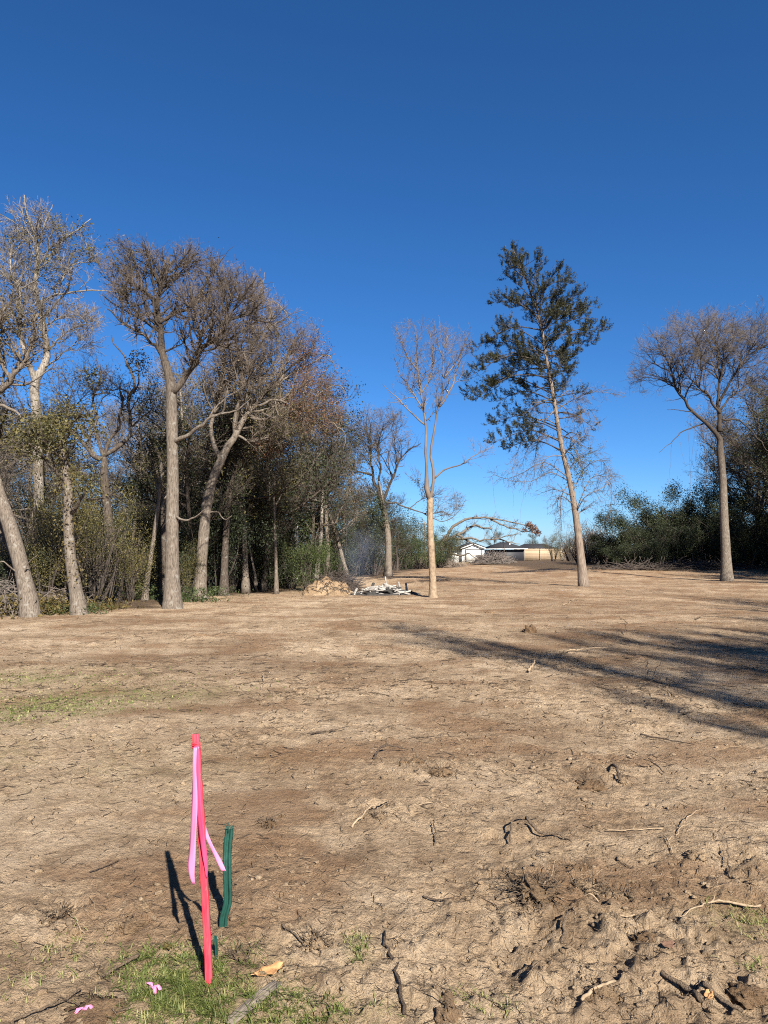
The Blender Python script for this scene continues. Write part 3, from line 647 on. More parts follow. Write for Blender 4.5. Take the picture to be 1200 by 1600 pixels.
# --- slender bare tree in the middle
g = gen(121); Y = Yb(936)
sp = spines_px(Y, [([(677, 938), (676, 900), (674, 860), (672, 815), (672, 778)], .125, .105, .1),
    ([(671, 784), (668, 750), (667, 710), (665, 668), (659, 626), (653, 575), (650, 535), (648, 508)], .062, .008, .2), ([(673, 782), (678, 755), (675, 715), (676, 680), (683, 652), (690, 620), (694, 592), (690, 556), (700, 524)], .058, .008, -.3),
    ([(664, 664), (642, 645), (622, 622), (607, 610), (598, 600)], .035, .008), ([(679, 752), (696, 733), (718, 727), (742, 712), (769, 697)], .035, .007, -.3), ([(686, 640), (704, 610), (714, 576), (724, 540)], .035, .008), ([(658, 622), (672, 590), (676, 555), (672, 520)], .03, .008),
    ([(653, 578), (636, 556), (626, 530), (618, 510)], .028, .007), ([(694, 592), (708, 572), (722, 548), (732, 520)], .025, .007), ([(661, 636), (640, 605), (625, 585), (616, 560)], .03, .008), ([(718, 727), (730, 722), (736, 728)], .012, .005), ([(690, 556), (682, 530), (678, 505)], .02, .006)], g, .45, .005)
root, pts, off = make_tree('slender_bare_tree', sp, g, (M['bark_smooth'], M['twig_brown'], M['twig_grey']), env_px(Y, [(668, 575, 72, 82), (650, 540, 52, 50), (705, 540, 38, 48), (740, 705, 36, 22)]), d2=5, d3=6, d4=8, l2=(.6, 1.7), l3=(.35, .8), l4=(.2, .45), rmin=.003, r2=.005, twig_cap=13000, up=(.12, .16, .16))
tag(root, 'slender bare tree standing alone in the middle of the clearing', 'tree')
# --- cedar
g = gen(122); Y = Yb(921)
trunk = [(913, 922), (907, 866), (899, 800), (890, 750), (879, 705), (871, 660), (863, 608), (854, 562), (846, 510), (834, 470), (818, 430), (802, 390)]
sp = spines_px(Y, [(trunk, .185, .022, .3)], g)
tp = catmull(sp[0][0], 200)
tr_px = catmull(np.array([(x, y, 0) for x, y in trunk], float), 200)[:, :2]
tips = [(797, 392), (784, 424), (806, 412), (845, 412), (835, 440), (873, 420), (894, 432), (880, 450), (913, 455), (905, 478), (928, 478), (950, 512), (934, 498), (930, 532), (905, 545), (918, 520), (770, 470), (790, 462), (783, 506), (768, 536), (800, 530),
        (737, 548), (752, 568), (728, 592), (745, 622), (730, 612), (764, 606), (775, 628), (792, 570), (812, 598), (865, 470), (848, 450), (858, 500), (880, 512), (888, 484), (826, 500), (812, 470), (880, 560), (893, 575), (840, 580), (824, 620), (860, 540), (890, 540), (832, 545),
        (762, 662), (774, 690), (800, 668), (790, 700), (812, 650), (842, 690), (820, 700), (902, 650), (916, 690), (896, 700), (930, 670)]
G = Geo(); BP = []; BR = []; leafy = []; thin = []
off = np.array([sp[0][0][0][0], sp[0][0][0][1], 0.])
for (tx, ty) in tips:
    low = ty > 545
    ay = min(ty + (55 if ty < 470 else 35) * g.uniform(.6, 1.3), 735) if not low else ty - g.uniform(-10, 40)
    i = np.argmin(np.abs(tr_px[:, 1] - ay)); a = tp[i]
    L = abs(tx - tr_px[i, 0]) * Y / F_PX
    e = at(tx, ty, Y + g.uniform(-1, 1) * (.35 + .55 * L))
    mid_ = (a + e) / 2 + np.array([0, 0, (.10 if not low else .18) * L]) + g.normal(size=3) * .08
    BP.append(catmull([a, mid_, e], 12) - off); BR.append(np.linspace(.034 if low else .028, .008, 12))
    leafy.append(1.0 if not (ty > 640 and tx > 800) else .25)
# extra branches all round the upper stem so that the crown has depth
for k in range(40):
    i = g.integers(100, 196); a = tp[i]; L = g.uniform(.7, 1.9) * (1.05 - .75 * max(0, (i - 150) / 50))
    th = g.uniform(0, 2 * np.pi); e = a + np.array([math.cos(th) * L, math.sin(th) * L, g.uniform(-.1, .6)])
    BP.append(catmull([a, (a + e) / 2 + g.normal(size=3) * .07, e], 12) - off); BR.append(np.linspace(.024, .007, 12)); leafy.append(.9 if i > 112 else .35)
BP = np.array(BP); BR = np.array(BR); leafy = np.array(leafy)
root = empty('cedar_tree', off)
G.tube(catmull(sp[0][0], 26) - off, np.interp(np.linspace(0, 1, 26), np.linspace(0, 1, 16), sp[0][1]), 12); G.obj('trunk', M['bark_cedar'], root)
G = Geo(); G.add(*tubes(BP, BR, 5))
P2, R2 = grow(BP, BR, plen(BP) * 8.5 * leafy, .3, .8, (25, 60), 6, None, .15, .16, .34, .006, g=g); G.add(*tubes(P2, R2, 3)); tag(G.obj('branches', M['twig_dark'], root), kind='stuff')
P3, R3 = grow(P2, R2, plen(P2) * 9, .2, .42, (20, 45), 4, None, .26, .10, .2, .004, g=g)
al = unit(np.repeat((P3[:, -1] - P3[:, 0])[:, None], 4, 1)).reshape(-1, 3)
V, Q = leaves(P3.reshape(-1, 3), 120000, .066, .026, .30, g, along=al); tag(link('foliage', np_mesh('foliage', V, [Q], M['cedar_leaf'], False), root), kind='stuff')
# dead grey lower branches, drooping
DB = []
for (x0, y0), pl in [((884, 745), [(850, 722), (815, 740), (790, 748), (770, 740)]), ((886, 752), [(860, 738), (830, 752), (805, 752)]), ((893, 770), [(868, 765), (846, 770)]), ((898, 800), [(915, 775), (945, 760), (960, 738)]), ((892, 765), [(915, 730), (940, 720), (955, 745)]), ((884, 735), [(905, 715), (930, 705), (945, 695)]),
                     ((895, 785), [(875, 775), (870, 800)]), ((899, 802), [(920, 790), (935, 780)]), ((880, 712), [(900, 690), (920, 675)]), ((897, 795), [(925, 745), (955, 755), (952, 810)]), ((888, 750), [(876, 780), (878, 830)]), ((876, 690), [(850, 680), (825, 700), (815, 730)]), ((872, 665), [(845, 655), (815, 690), (800, 735)]), ((868, 640), [(895, 625), (930, 612), (970, 618)]), ((866, 630), [(890, 610), (905, 640), (915, 680)]), ((870, 655), [(900, 650), (920, 640), (935, 660)]), ((872, 668), [(890, 680), (905, 720), (912, 750)]), ((868, 640), [(850, 660), (838, 700), (835, 745)]), ((874, 680), [(900, 690), (925, 705)]), ((866, 625), [(840, 630), (820, 660)]), ((880, 710), [(855, 715), (840, 740)]), ((866, 630), [(885, 640), (900, 670)]), ((878, 700), [(895, 712), (912, 735)])]:
    i = np.argmin(np.abs(tr_px[:, 1] - y0)); q = [tp[i]] + [at(x, y, Y + g.uniform(-.8, .8)) for x, y in pl]
    DB.append(catmull(q, 10) - off)
DB = np.array(DB); DR = np.repeat(np.linspace(.026, .007, 10)[None], len(DB), 0)
P4, R4 = grow(DB, DR, plen(DB) * 9, .3, 1.1, (25, 70), 6, None, -.1, .25, .15, .006, g=g)
P5, R5 = grow(P4, R4, plen(P4) * 10, .15, .5, (25, 70), 4, None, -.06, .25, .1, .0045, g=g)
G = Geo(); G.add(*tubes(DB, DR, 5)); G.add(*tubes(P4, R4, 3)); G.add(*tubes(P5, R5, 3)); tag(G.obj('dead_branches', M['twig_grey'], root), kind='stuff')
vines(root, off, Y, [(798, 750), (878, 760), (880, 780), (955, 745), (952, 790), (770, 745), (858, 740), (940, 720), (820, 748)], M['twig_brown'], g, L=(.8, 2.0))
leaf_obj('leaves', np.array([at(904, 735, Y) + g.normal(size=3) * np.array([.3, .3, .55]) - off for _ in range(60)]), 420, .08, M['leaf_green'], root, spread=.12, g=g)
q = np.array([at(872 + g.normal() * 26, 640 + g.normal() * 45, Y + g.normal() * .5) - off for _ in range(150)])
leaf_obj('dry_leaves', q, 900, .06, M['leaf_tan'], root, spread=.14, g=g)
tag(root, 'tall dark green cedar with leaning bare lower trunk in the clearing', 'tree')
# --- domed bare tree on the right
g = gen(123); Y = Yb(908)
sp = spines_px(Y, [([(1136, 911), (1134, 860), (1131, 800), (1129, 745), (1125, 700), (1124, 674)], .27, .19, .2),
    ([(1123, 684), (1101, 664), (1078, 640), (1062, 608), (1047, 580), (1033, 552), (1026, 528)], .13, .016, -.5), ([(1124, 676), (1125, 640), (1124, 596), (1121, 550), (1112, 515)], .14, .016, .2), ([(1124, 648), (1107, 622), (1092, 604), (1071, 585), (1056, 560)], .085, .014),
    ([(1096, 661), (1068, 673), (1050, 691), (1030, 707)], .045, .01), ([(1080, 645), (1060, 641), (1042, 640)], .035, .01), ([(1127, 652), (1158, 658), (1178, 678), (1202, 706)], .07, .018), ([(1125, 630), (1146, 588), (1170, 552), (1188, 520)], .085, .014), ([(1125, 596), (1132, 552), (1128, 515)], .06, .012),
    ([(1092, 604), (1096, 570), (1088, 535), (1080, 510)], .05, .012), ([(1062, 608), (1036, 594), (1008, 590), (985, 600)], .045, .01), ([(1047, 580), (1020, 568), (1000, 556)], .04, .01), ([(1146, 588), (1150, 545), (1160, 510)], .045, .012), ([(1170, 552), (1196, 540), (1215, 530)], .04, .01), ([(1126, 640), (1160, 606), (1192, 590), (1215, 575)], .06, .014), ([(1071, 585), (1064, 548), (1062, 520)], .04, .01), ([(1121, 552), (1105, 530), (1098, 500)], .04, .01)], g, .5)
root, pts, off = make_tree('domed_bare_tree', sp, g, (M['bark_tan8'], M['bark_tan8'], M['twig_grey']), env_px(Y, [(1105, 552, 118, 80), (1172, 556, 98, 86), (1040, 588, 64, 48)]), d2=3.4, d3=5, d4=9, l2=(1.5, 3.6), l3=(.7, 1.5), l4=(.35, .8), rmin=.0048, r2=.0075, twig_cap=32000, up=(.1, .13, .18))
vines(root, off, Y, [(1100, 664), (1095, 662), (1104, 668), (1098, 664), (1110, 676), (1060, 676), (1075, 668), (1112, 690), (1106, 700), (1050, 692), (1085, 666)], M['twig_grey'], g, L=(1.5, 4.5), r=.008)
clump(root, off, Y, 1035, 527, 4, 60, .09, M['twig_dark'], 'squirrel_nest', g)
tag(root, 'domed bare tree with upswept limbs standing at the right', 'tree')

# ------------------------------------------------------------------ woods behind: prototypes copied
def auto_tree(seed, H, r, name, mats, lean=.1, crown=(.35, 1.0), spread=.32, nl=7, leafs=(), caps=3500, ang=45):
    g = gen(seed)
    top = np.array([g.normal() * lean * H, g.normal() * lean * H, H * .78])
    tr = catmull([np.array([0, 0, -.3]), top * .3 + g.normal(size=3) * [.1, .1, 0], top * .65 + g.normal(size=3) * [.2, .2, 0], top], 16)
    t = np.linspace(0, 1, 16); rr = r * (1 - .75 * t) * (1 + .5 * np.exp(-t * 14))
    sp = [(tr, rr)]
    for k in range(nl):
        i = int(np.clip((crown[0] + (.95 - crown[0]) * (k + g.random()) / nl) * 15, 2, 14)); a = tr[i]
        th = k * 2.4 + g.normal() * .4; L = H * spread * g.uniform(.7, 1.2)
        e = a + np.array([math.cos(th) * L, math.sin(th) * L, L * g.uniform(.35, 1.1)])
        m_ = (a + e) / 2 + np.array([0, 0, -.08 * L]) + g.normal(size=3) * .1 * L
        sp.append((catmull([a, m_, e], 12), np.linspace(rr[i] * .6, .012, 12)))
    cz = H * (crown[0] * .78 + 1.0) / 2
    env = (np.array([[top[0] * .8, top[1] * .8, cz + .1 * H], [top[0] * .5, top[1] * .5, cz - .1 * H]]), np.array([[H * spread * 1.15] * 2 + [H * .42]] * 2))
    root, pts, off = make_tree(name, sp, g, mats, env, d2=2.4, d3=4.5, d4=8, l2=(H * .1, H * .24), l3=(H * .05, H * .11), l4=(H * .025, H * .06), rmin=.0065, twig_cap=caps, base=np.array([0, 0, 0]))
    for n, s, m_ in leafs: leaf_obj('leaves', pts, n, s, m_, root, g=g, spread=.2)
    return root
def bush(seed, W, H, n, size, m, name, stems=7, dense=.5, extra=None):
    g = gen(seed); root = empty(name); G = Geo(); cs = []
    for k in range(stems):
        th = g.uniform(0, 6.28); rr = W * .42 * math.sqrt(g.random()); e = np.array([math.cos(th) * rr, math.sin(th) * rr, H * g.uniform(.5, .95)])
        q = catmull([np.array([e[0] * .15, e[1] * .15, -.15]), e * .5 + g.normal(size=3) * .08 * W, e], 8); G.tube(q, np.linspace(.012 * H + .01, .006, 8), 5); cs.append(q)
        for j in range(4):
            s = q[g.integers(3, 8)]; d = unit(g.normal(size=3) + [0, 0, .5]) * W * .25; G.tube([s, s + d * .5 + g.normal(size=3) * .04, s + d], [.008, .006, .003], 3); cs.append(np.array([s + d * .5, s + d]))
    tag(G.obj('stems', M['twig_dark'], root), kind='stuff')
    A = np.concatenate([c[len(c) // 3:] for c in cs])
    blobs = A[g.integers(0, len(A), 26)] + g.normal(size=(26, 3)) * np.array([W * .12, W * .12, H * .08]); blobs[:, 2] = np.maximum(blobs[:, 2], H * .08)
    rb = g.uniform(.10, .24, 26) * min(W, H)
    i = g.integers(0, 26, n); P = blobs[i] + unit(g.normal(size=(n, 3))) * (rb[i] * g.random(n) ** dense)[:, None]; P[:, 2] = np.maximum(P[:, 2], .03)
    leaf_obj('foliage', P, n, size, m, root, spread=.03 * W, g=g)
    return root
protos = {}
protos['bare'] = [auto_tree(200 + k, 11 + k, .16 + .02 * k, 'bare_tree', [MIX, TAN, DRK][k], leafs=[(1500, .07, M['leaf_tan']), (900, .08, M['leaf_olive'])], nl=10, caps=14000) for k in range(3)]
protos['dark'] = [auto_tree(210 + k, 9 + 1.2 * k, .14, 'evergreen_tree', DRK, leafs=[(6500, .10, [M['leaf_dark'], M['leaf_olive'], M['leaf_dark']][k])], crown=(.22, 1), nl=9, caps=2500) for k in range(3)]
protos['pole'] = [auto_tree(220 + k, 8 + k, .07, 'thin_sapling', [TAN, DRK][k % 2], spread=.16, crown=(.45, 1), nl=5, leafs=[(1200, .07, M['leaf_olive'])], caps=1500) for k in range(2)]
protos['shade'] = [auto_tree(270 + k, 10 + k, .16, 'shade_tree', DRK, leafs=[(15000, .10, M['leaf_dark'])], crown=(.25, 1), nl=10, caps=2500) for k in range(2)]
protos['trunk'] = [auto_tree(280 + k, 10 + k, .13 + .02 * k, 'straight_tree', [TAN, TAN, PAL][k], lean=.06, spread=.2, crown=(.55, 1), nl=6, leafs=[(900, .06, M['leaf_olive']), (500, .06, M['leaf_tan'])], caps=5000) for k in range(3)]
protos['thicket'] = [bush(290 + k, 6.0, 4.6, 16000, .12, M['leaf_dark'], 'vine_thicket', stems=22) for k in range(2)]
protos['bush_dark'] = [bush(230 + k, 3.2, 2.6 + .5 * k, 9000, .06, M['leaf_dark'], 'dark_evergreen_shrub') for k in range(2)]
protos['bush_olive'] = [bush(240 + k, 2.8, 2.8 + .4 * k, 6500, .05, M['leaf_olive'], 'olive_shrub') for k in range(2)]
protos['bush_green'] = [bush(250 + k, 2.6, 2.4, 9000, .055, M['leaf_green'], 'green_shrub') for k in range(2)]
protos['bush_bare'] = [bush(260 + k, 2.4, 2.6, 900, .045, M['leaf_tan'], 'bare_shrub', stems=34) for k in range(2)]
used = set()
cnt_ = {}
def put(kind, x, y, s, label, cat, group=None, sz=None, tilt=0.0):
    k = cnt_.get(kind, 0); cnt_[kind] = k + 1
    pr = protos[kind][k % len(protos[kind])]
    if pr.name in used: o = copy_tree(pr)
    else: o = pr; used.add(pr.name)
    o.location = (float(x), float(y), gz1(x, y)); gq = gen(9000 + sum(cnt_.values()))
    o.rotation_euler = (gq.normal() * tilt, gq.normal() * tilt, gq.uniform(0, 6.28)); o.scale = (s, s, sz or s)
    tag(o, label, cat, group); return o

ORD = ['first', 'second', 'third', 'fourth', 'fifth', 'sixth', 'seventh', 'eighth', 'ninth', 'tenth', 'eleventh', 'twelfth', 'thirteenth', 'fourteenth', 'fifteenth', 'sixteenth', 'seventeenth', 'eighteenth', 'nineteenth', 'twentieth'] + ['farther'] * 40
LM = [(30, 'the leaning trunks'), (110, 'the ivy-clad trunk'), (165, 'the crooked oak'), (228, 'the slim tilting trunk'), (270, 'the big tan trunk'), (318, 'the pale thick trunk'), (352, 'the black forked trunk'), (382, 'the straight slim trunk'), (430, 'the thin sapling'), (465, 'the bone-white snag'), (512, 'the dirt mound'), (560, 'the smoke'), (605, 'the forked oak')]
def where(x, y):
    px = 600 + F_PX * x / y; i = min(range(len(LM)), key=lambda k: abs(LM[k][0] - px)); d = px - LM[i][0]
    side = ', left of ' if d < -14 else ', right of ' if d > 14 else ', straight behind '
    if px < -5: return f', outside the left edge of the photo, {int(round(y))} metres in'
    e = y - np.interp(x, _EX[2:], _EY[2:])
    return side + LM[i][1] + (', near' if y < 27 else f', about {int(round(y))} metres away')
# left woods, rows behind the edge trees
g = gen(300)
LW = 'trees deep in the left-hand woods'; LB = 'shrubs of the left-hand understorey'
for y in np.arange(24, 72, 3.6):
    for k in range(5):
        x = np.interp(y, _EY, _EX) - 1.8 - (k + g.random()) * 4.6
        yy = y + g.uniform(-2, 2)
        if x < -.62 * yy - 3: continue
        kd = g.choice(['bare', 'bare', 'bare', 'dark', 'dark', 'dark', 'pole'])
        lab = {'bare': 'bare grey-brown tree', 'dark': 'dark leafy tree', 'pole': 'thin pole-like sapling'}[kd]
        put(kd, x, yy, g.uniform(.8, 1.05) * (.8 if yy < 30 else 1.0) * (.52 if 45 < 600 + F_PX * x / yy < 242 or 535 < 600 + F_PX * x / yy < 680 else 1.0), lab + where(x, yy), 'tree', LW, tilt=.05)
for y in np.arange(22, 64, 2.6):
    for k in range(5):
        x = np.interp(y, _EY, _EX) - 2.2 - (k + g.random()) * 2.8; yy = y + g.uniform(-1.2, 1.2)
        if x < -.62 * yy - 2: continue
        kd = g.choice(['bush_dark', 'bush_olive', 'bush_olive', 'bush_bare', 'bush_bare'])
        lab = {'bush_dark': 'dark evergreen shrub', 'bush_olive': 'olive-leaved shrub', 'bush_bare': 'leafless brushy shrub'}[kd]
        put(kd, x, yy, g.uniform(.75, 1.25) * (1 if yy < 34 else 1.3), lab + where(x, yy), 'shrub', LB)
for px, Yd, s in [(345, 31, .95), (410, 34, 1.08), (455, 38, 1.12), (500, 44, 1.1), (292, 28, .8), (236, 31, .62), (375, 36, 1.15), (478, 41, .95), (320, 34, 1.05)]:
    put('dark', (px - 600) / F_PX * Yd, Yd, s, 'dark evergreen oak filling the canopy' + where((px - 600) / F_PX * Yd, Yd), 'tree', LW)
# particular shrubs of the edge
def put_px(kind, px, Yd, s, label, cat='shrub', group=None, **k): return put(kind, (px - 600) / F_PX * Yd, Yd, s, label, cat, group, **k)
put_px('bush_olive', 168, 22.0, .75, 'olive shrub with yellowish leaves between the ivy-clad and the big tan trunk', sz=1.0)
put_px('bush_olive', 100, 22.5, .95, 'tall olive shrub behind the ivy-clad trunk', sz=1.6)
put_px('bush_bare', 60, 22.0, 1.0, 'leafless brush between the leaning and the ivy-clad trunks', sz=1.3)
put_px('bush_olive', 145, 24.5, .9, 'tallest olive shrub under the crooked oak', sz=1.6)
for px, Yd, s in [(20, 26, .8), (75, 28, .6), (150, 30, .6), (188, 28, .55), (208, 33, .65), (300, 31, .9), (336, 36, .95), (366, 33, .9), (412, 37, 1.0), (447, 42, 1.0), (474, 46, 1.0), (492, 40, .8), (528, 50, 1.0), (556, 55, .7), (578, 60, .7), (240, 36, 1.0), (100, 34, .6), (395, 44, 1.1), (130, 26, .55)]:
    put('trunk', (px - 600) / F_PX * Yd, Yd, s, 'straight bare-trunked tree' + where((px - 600) / F_PX * Yd, Yd), 'tree', LW, tilt=.06)
put_px('bush_dark', 292, 27.5, 1.0, 'tall dark shrub between the big tan and the pale thick trunk', sz=1.7)
put_px('bush_dark', 340, 29.5, 1.0, 'dark shrub behind the pale thick trunk', sz=1.5)
put_px('bush_dark', 405, 34, 1.1, 'dark shrub between the straight slim trunk and the thin sapling', sz=1.5)
put_px('bush_olive', 205, 24.0, .8, 'olive shrub just left of the slim tilting trunk')
put_px('bush_olive', 75, 21.0, .6, 'low olive shrub between the leaning and the ivy-clad trunks', sz=.9)
put_px('bush_olive', 292, 25.5, .55, 'low olive shrub between the big tan and the pale thick trunk', sz=.7)
put_px('bush_olive', 355, 33, .8, 'olive shrub right behind the black forked trunk', sz=.9)
put_px('bush_olive', 425, 36, .9, 'olive shrub behind the thin sapling', sz=1.1)
put_px('bush_dark', 8, 20.5, .7, 'dark tangled shrub under the leaning trunk at the left edge')
put_px('bush_green', 482, 33.5, .95, 'bright green dense shrub left of the dirt mound', sz=1.15)
put_px('bush_green', 515, 37, .8, 'green shrub behind the dirt mound')
put_px('bush_dark', 456, 36, 1.1, 'dark shrub behind the bright green shrub', sz=1.4)
put_px('bush_dark', 560, 52, 1.6, 'dark evergreen thicket behind the smoke', sz=2.2)
put_px('bush_dark', 585, 56, 1.5, 'dark evergreen thicket behind the forked oak', sz=2.1)
put_px('bush_dark', 535, 48, 1.3, 'dark thicket behind the leaning grey sapling', sz=1.7)
for k, (px, Yd, s, sz, kd) in enumerate([(632, 74, 1.5, 1.7, 'bush_green'), (652, 78, 1.6, 1.6, 'bush_olive'), (668, 76, 1.5, 1.6, 'bush_green'), (686, 80, 1.5, 1.5, 'bush_dark'), (702, 84, 1.4, 1.5, 'bush_olive'), (618, 70, 1.4, 1.9, 'bush_dark'), (642, 82, 1.6, 1.9, 'bush_dark'), (690, 88, 1.6, 1.7, 'bush_green')]):
    put_px(kd, px, Yd, s, f'shrub of the far hedge row, {ORD[[5,0,6,1,2,3,7,4].index(k)] if False else ORD[k]} of the row behind the slender bare tree', 'shrub', 'shrubs of the far hedge row', sz=sz)
# right woods
RB = 'vine-covered evergreen shrub of the dark thicket at the right'
for k, (px, Yd, s, sz) in enumerate([(948, 66, .85, .62), (975, 65, 1.0, .85), (1003, 64, 1.05, 1.0), (1028, 64, 1.05, 1.15), (1050, 65, .95, 1.15), (1072, 65, 1.0, 1.3), (1096, 64, 1.0, 1.3), (1120, 63, 1.0, 1.15), (1148, 62, .9, 1.0), (1176, 61, .9, 1.0), (1204, 60, .9, 1.0), (1232, 60, .9, 1.1), (985, 61, .6, .45), (1018, 60, .65, .6), (1056, 60, .7, .75), (1092, 59, .7, .8), (1128, 58, .7, .8), (1166, 57, .75, .9), (1200, 56, .75, 1.0)]):
    put_px('thicket', px, Yd, s, ('tall ' if k < 12 else 'low ') + f'tangled vine-covered part of the dark right thicket, {ORD[k if k < 12 else k - 12]} of its row', 'thicket', 'dark thicket at the right', sz=sz)
for k, (px, Yd, s) in enumerate([(1168, 60, 1.35), (1196, 57, 1.5), (1222, 60, 1.5), (1185, 66, 1.6), (1240, 55, 1.6), (1150, 68, 1.2), (1215, 70, 1.7)]):
    put_px('bare' if k % 2 else 'dark', px, Yd, s, f'tall tree at the right edge behind the domed bare tree, {ORD[k]} of seven', 'tree', 'tall trees at the right edge')
for k, (px, Yd, s) in enumerate([(905, 72, 1.3), (922, 70, 1.6), (938, 72, 1.6), (915, 80, 1.8), (890, 90, 1.5)]):
    put_px('bush_bare', px, Yd, s, f'grey leafless brush right of the cedar trunk, {ORD[k]} of five', 'shrub', 'grey brush beyond the cedar')
for k, (px, Yd, s) in enumerate([(864, 92, 1.2), (878, 95, 1.0), (893, 90, 1.1)]):
    put_px('bush_olive', px, Yd, s, f'olive bush in front of the far fence, {ORD[k]} from the left', 'shrub', 'olive bushes by the far fence')
# far line of trees beyond the neighbours
for k in range(26):
    x = -60 + k * 9 + g.uniform(-3, 3); put(['dark', 'bare'][k % 3 == 0], x if False else x, 190 + g.uniform(-15, 25), g.uniform(.55, .85), f'small far-off tree on the horizon beyond the houses, {ORD[k]} from the left' if k < 20 else 'small far-off tree on the horizon behind the right thicket', 'tree', 'far line of trees')
# trees outside the picture on the right and behind the camera, whose shadows fall into it
SH = 'tree right of the picture whose shadow crosses the clearing'
for x, y, s in [(30, 47, 1.4), (33, 40, 1.5), (36, 42, 1.6), (39, 40, 1.6), (28, 38, 1.2), (27, 48, 1.1), (44, 38, 1.7), (40, 32, 1.6), (34, 44, 1.5), (38, 48, 1.6), (31, 38, 1.4), (42, 44, 1.7), (36, 36, 1.5), (29, 44, 1.2), (26.5, 30, 1.2), (46, 50, 1.8), (24, 24, 1.1)]:
    put('shade', x, y, s, 'leafy tree of the woods right of the picture', 'tree', 'woods right of the picture')
for x, y, s, sz, kd in [(9.1, -4.9, .44, 1.6, 'shade'), (9.9, -4.5, .34, 1.45, 'shade'), (10.9, -3.9, .5, 1.5, 'shade'), (12.9, -2.6, .5, 1.4, 'shade'), (15.0, -.8, .7, 1.3, 'shade'), (11.6, -6.0, .5, 1.5, 'shade'), (17.0, 1.6, .8, 1.2, 'shade'), (18.6, 5.0, .8, 1.2, 'bare'), (20.2, 10, .9, 1.1, 'shade'), (21.5, 16, .95, 1.0, 'bare'), (14, -4.6, .6, 1.4, 'shade')]:
    put(kd, x, y, s, SH, 'tree', 'shadow trees', sz=sz)

# ------------------------------------------------------------------ neighbours' buildings, fence, pole
M['siding_white'] = plain('siding_white', (.58, .57, .55), .7, .06, 2); M['siding_black'] = plain('siding_black', (.022, .022, .026), .6, .2, 2)
M['roof_dark'] = plain('roof_dark', (.020, .020, .023), .85, .25, 3, .3); M['trim_white'] = plain('trim_white', (.58, .58, .56), .6, .05, 3)
M['door_cream'] = plain('door_cream', (.52, .50, .45), .6, .06, 2); M['wood_new'] = plain('wood_new', (.34, .25, .16), .8, .2, 3); M['wood_grey'] = plain('wood_grey', (.19, .165, .135), .9, .4, 9, .4)
def pos_px(px, Yd): return (px - 600) / F_PX * Yd
Yh = 104.0; k = Yh / F_PX; x0, x1 = pos_px(702, Yh), pos_px(757, Yh); zg = gz1(x0, Yh); zc = CAM_H
zz = lambda py: CAM_H + (HOR - py) * k + .15
shed = empty('white_shed', ((x0 + x1) / 2, Yh, zg)); c = (x0 + x1) / 2
def prism(G, xs, zs, y0, y1):                         # profile in x,z pushed along y
    n = len(xs); V = [(x, y0, z) for x, z in zip(xs, zs)] + [(x, y1, z) for x, z in zip(xs, zs)]
    G.add(V, [list(range(n))], [list(range(2 * n - 1, n - 1, -1))], [[i, i + n, (i + 1) % n + n, (i + 1) % n] for i in range(n)])
xa, xb = pos_px(722, Yh) - c, pos_px(756, Yh) - c; top = zz(851) - zg; eave = zz(857) - zg
G = Geo(); prism(G, [xa, xb, xb, (xa + xb) / 2, xa], [-.3, -.3, eave, top, eave], 0, 7); G.obj('wall', M['siding_white'], shed, False)
G = Geo(); m_ = (xa + xb) / 2
for s in (-1, 1):
    e = m_ + s * ((xb - xa) / 2 + .25)
    prism(G, [m_, e, e, m_], [top + .02, eave - .10, eave + .04, top + .18], -.3, 7.2)
G.obj('roof', M['roof_dark'], shed, False)
G = Geo()
for s in (-1, 1):
    e = m_ + s * ((xb - xa) / 2 + .25); prism(G, [m_, e, e, m_], [top - .12, eave - .26, eave - .11, top + .01], -.34, -.3)
G.box((xa - .02, -.05, -.3), (xa + .14, -.004, eave)); G.box((xb - .14, -.05, -.3), (xb + .02, -.004, eave)); G.obj('trim', M['trim_white'], shed, False)
G = Geo(); dx0, dx1 = xa + .55, xb - .4; G.box((dx0, -.06, -.1), (dx1, -.006, eave - .35)); dr = G.obj('door', M['door_cream'], shed, False)
G = Geo(); G.box((dx0 - .1, -.1, -.1), (dx0 - .006, -.007, eave - .25)); G.box((dx1 + .006, -.1, -.1), (dx1 + .1, -.007, eave - .25)); G.box((dx0 - .1, -.1, eave - .34), (dx1 + .1, -.007, eave - .25)); G.obj('door_frame', M['siding_black'], dr, False)
G = Geo(); xl = pos_px(700, Yh) - c; G.box((xl, .5, eave - .1), (xa - .01, 6, eave + .12)); G.box((xl, .45, eave - .35), (xa - .01, .5, eave - .11)); G.obj('lean_to_roof', M['roof_dark'], shed, False)
G = Geo(); G.box((xl + .6, 1.0, -.3), (xa - .01, 5.8, eave - .11)); G.obj('lean_to_wall', M['siding_white'], shed, False)
tag(shed, 'white gabled shed with framed door behind the brush pile', 'shed')
Yh2 = 112.0; k = Yh2 / F_PX; hx0, hx1 = pos_px(768, Yh2), pos_px(818, Yh2); zg = gz1(hx0, Yh2); c = (hx0 + hx1) / 2
house = empty('black_house', (c, Yh2, zg)); w = (hx1 - hx0) / 2; ev = CAM_H + (HOR - 859) * k - zg; rt = CAM_H + (HOR - 846.5) * k - zg
G = Geo(); G.box((-w, 0, -.3), (w, 8, ev)); G.obj('wall', M['siding_black'], house, False)
G = Geo(); o_ = .55
V = [(-w - o_, -o_, ev + .2), (w + o_, -o_, ev + .2), (w + o_, 8 + o_, ev + .2), (-w - o_, 8 + o_, ev + .2), (-.5, 4, rt), (.5, 4, rt)]
G.add(V, [(0, 1, 5, 4), (2, 3, 4, 5), (3, 2, 1, 0)], [(1, 2, 5), (3, 0, 4)]); rf = G.obj('roof', M['roof_dark'], house, False)
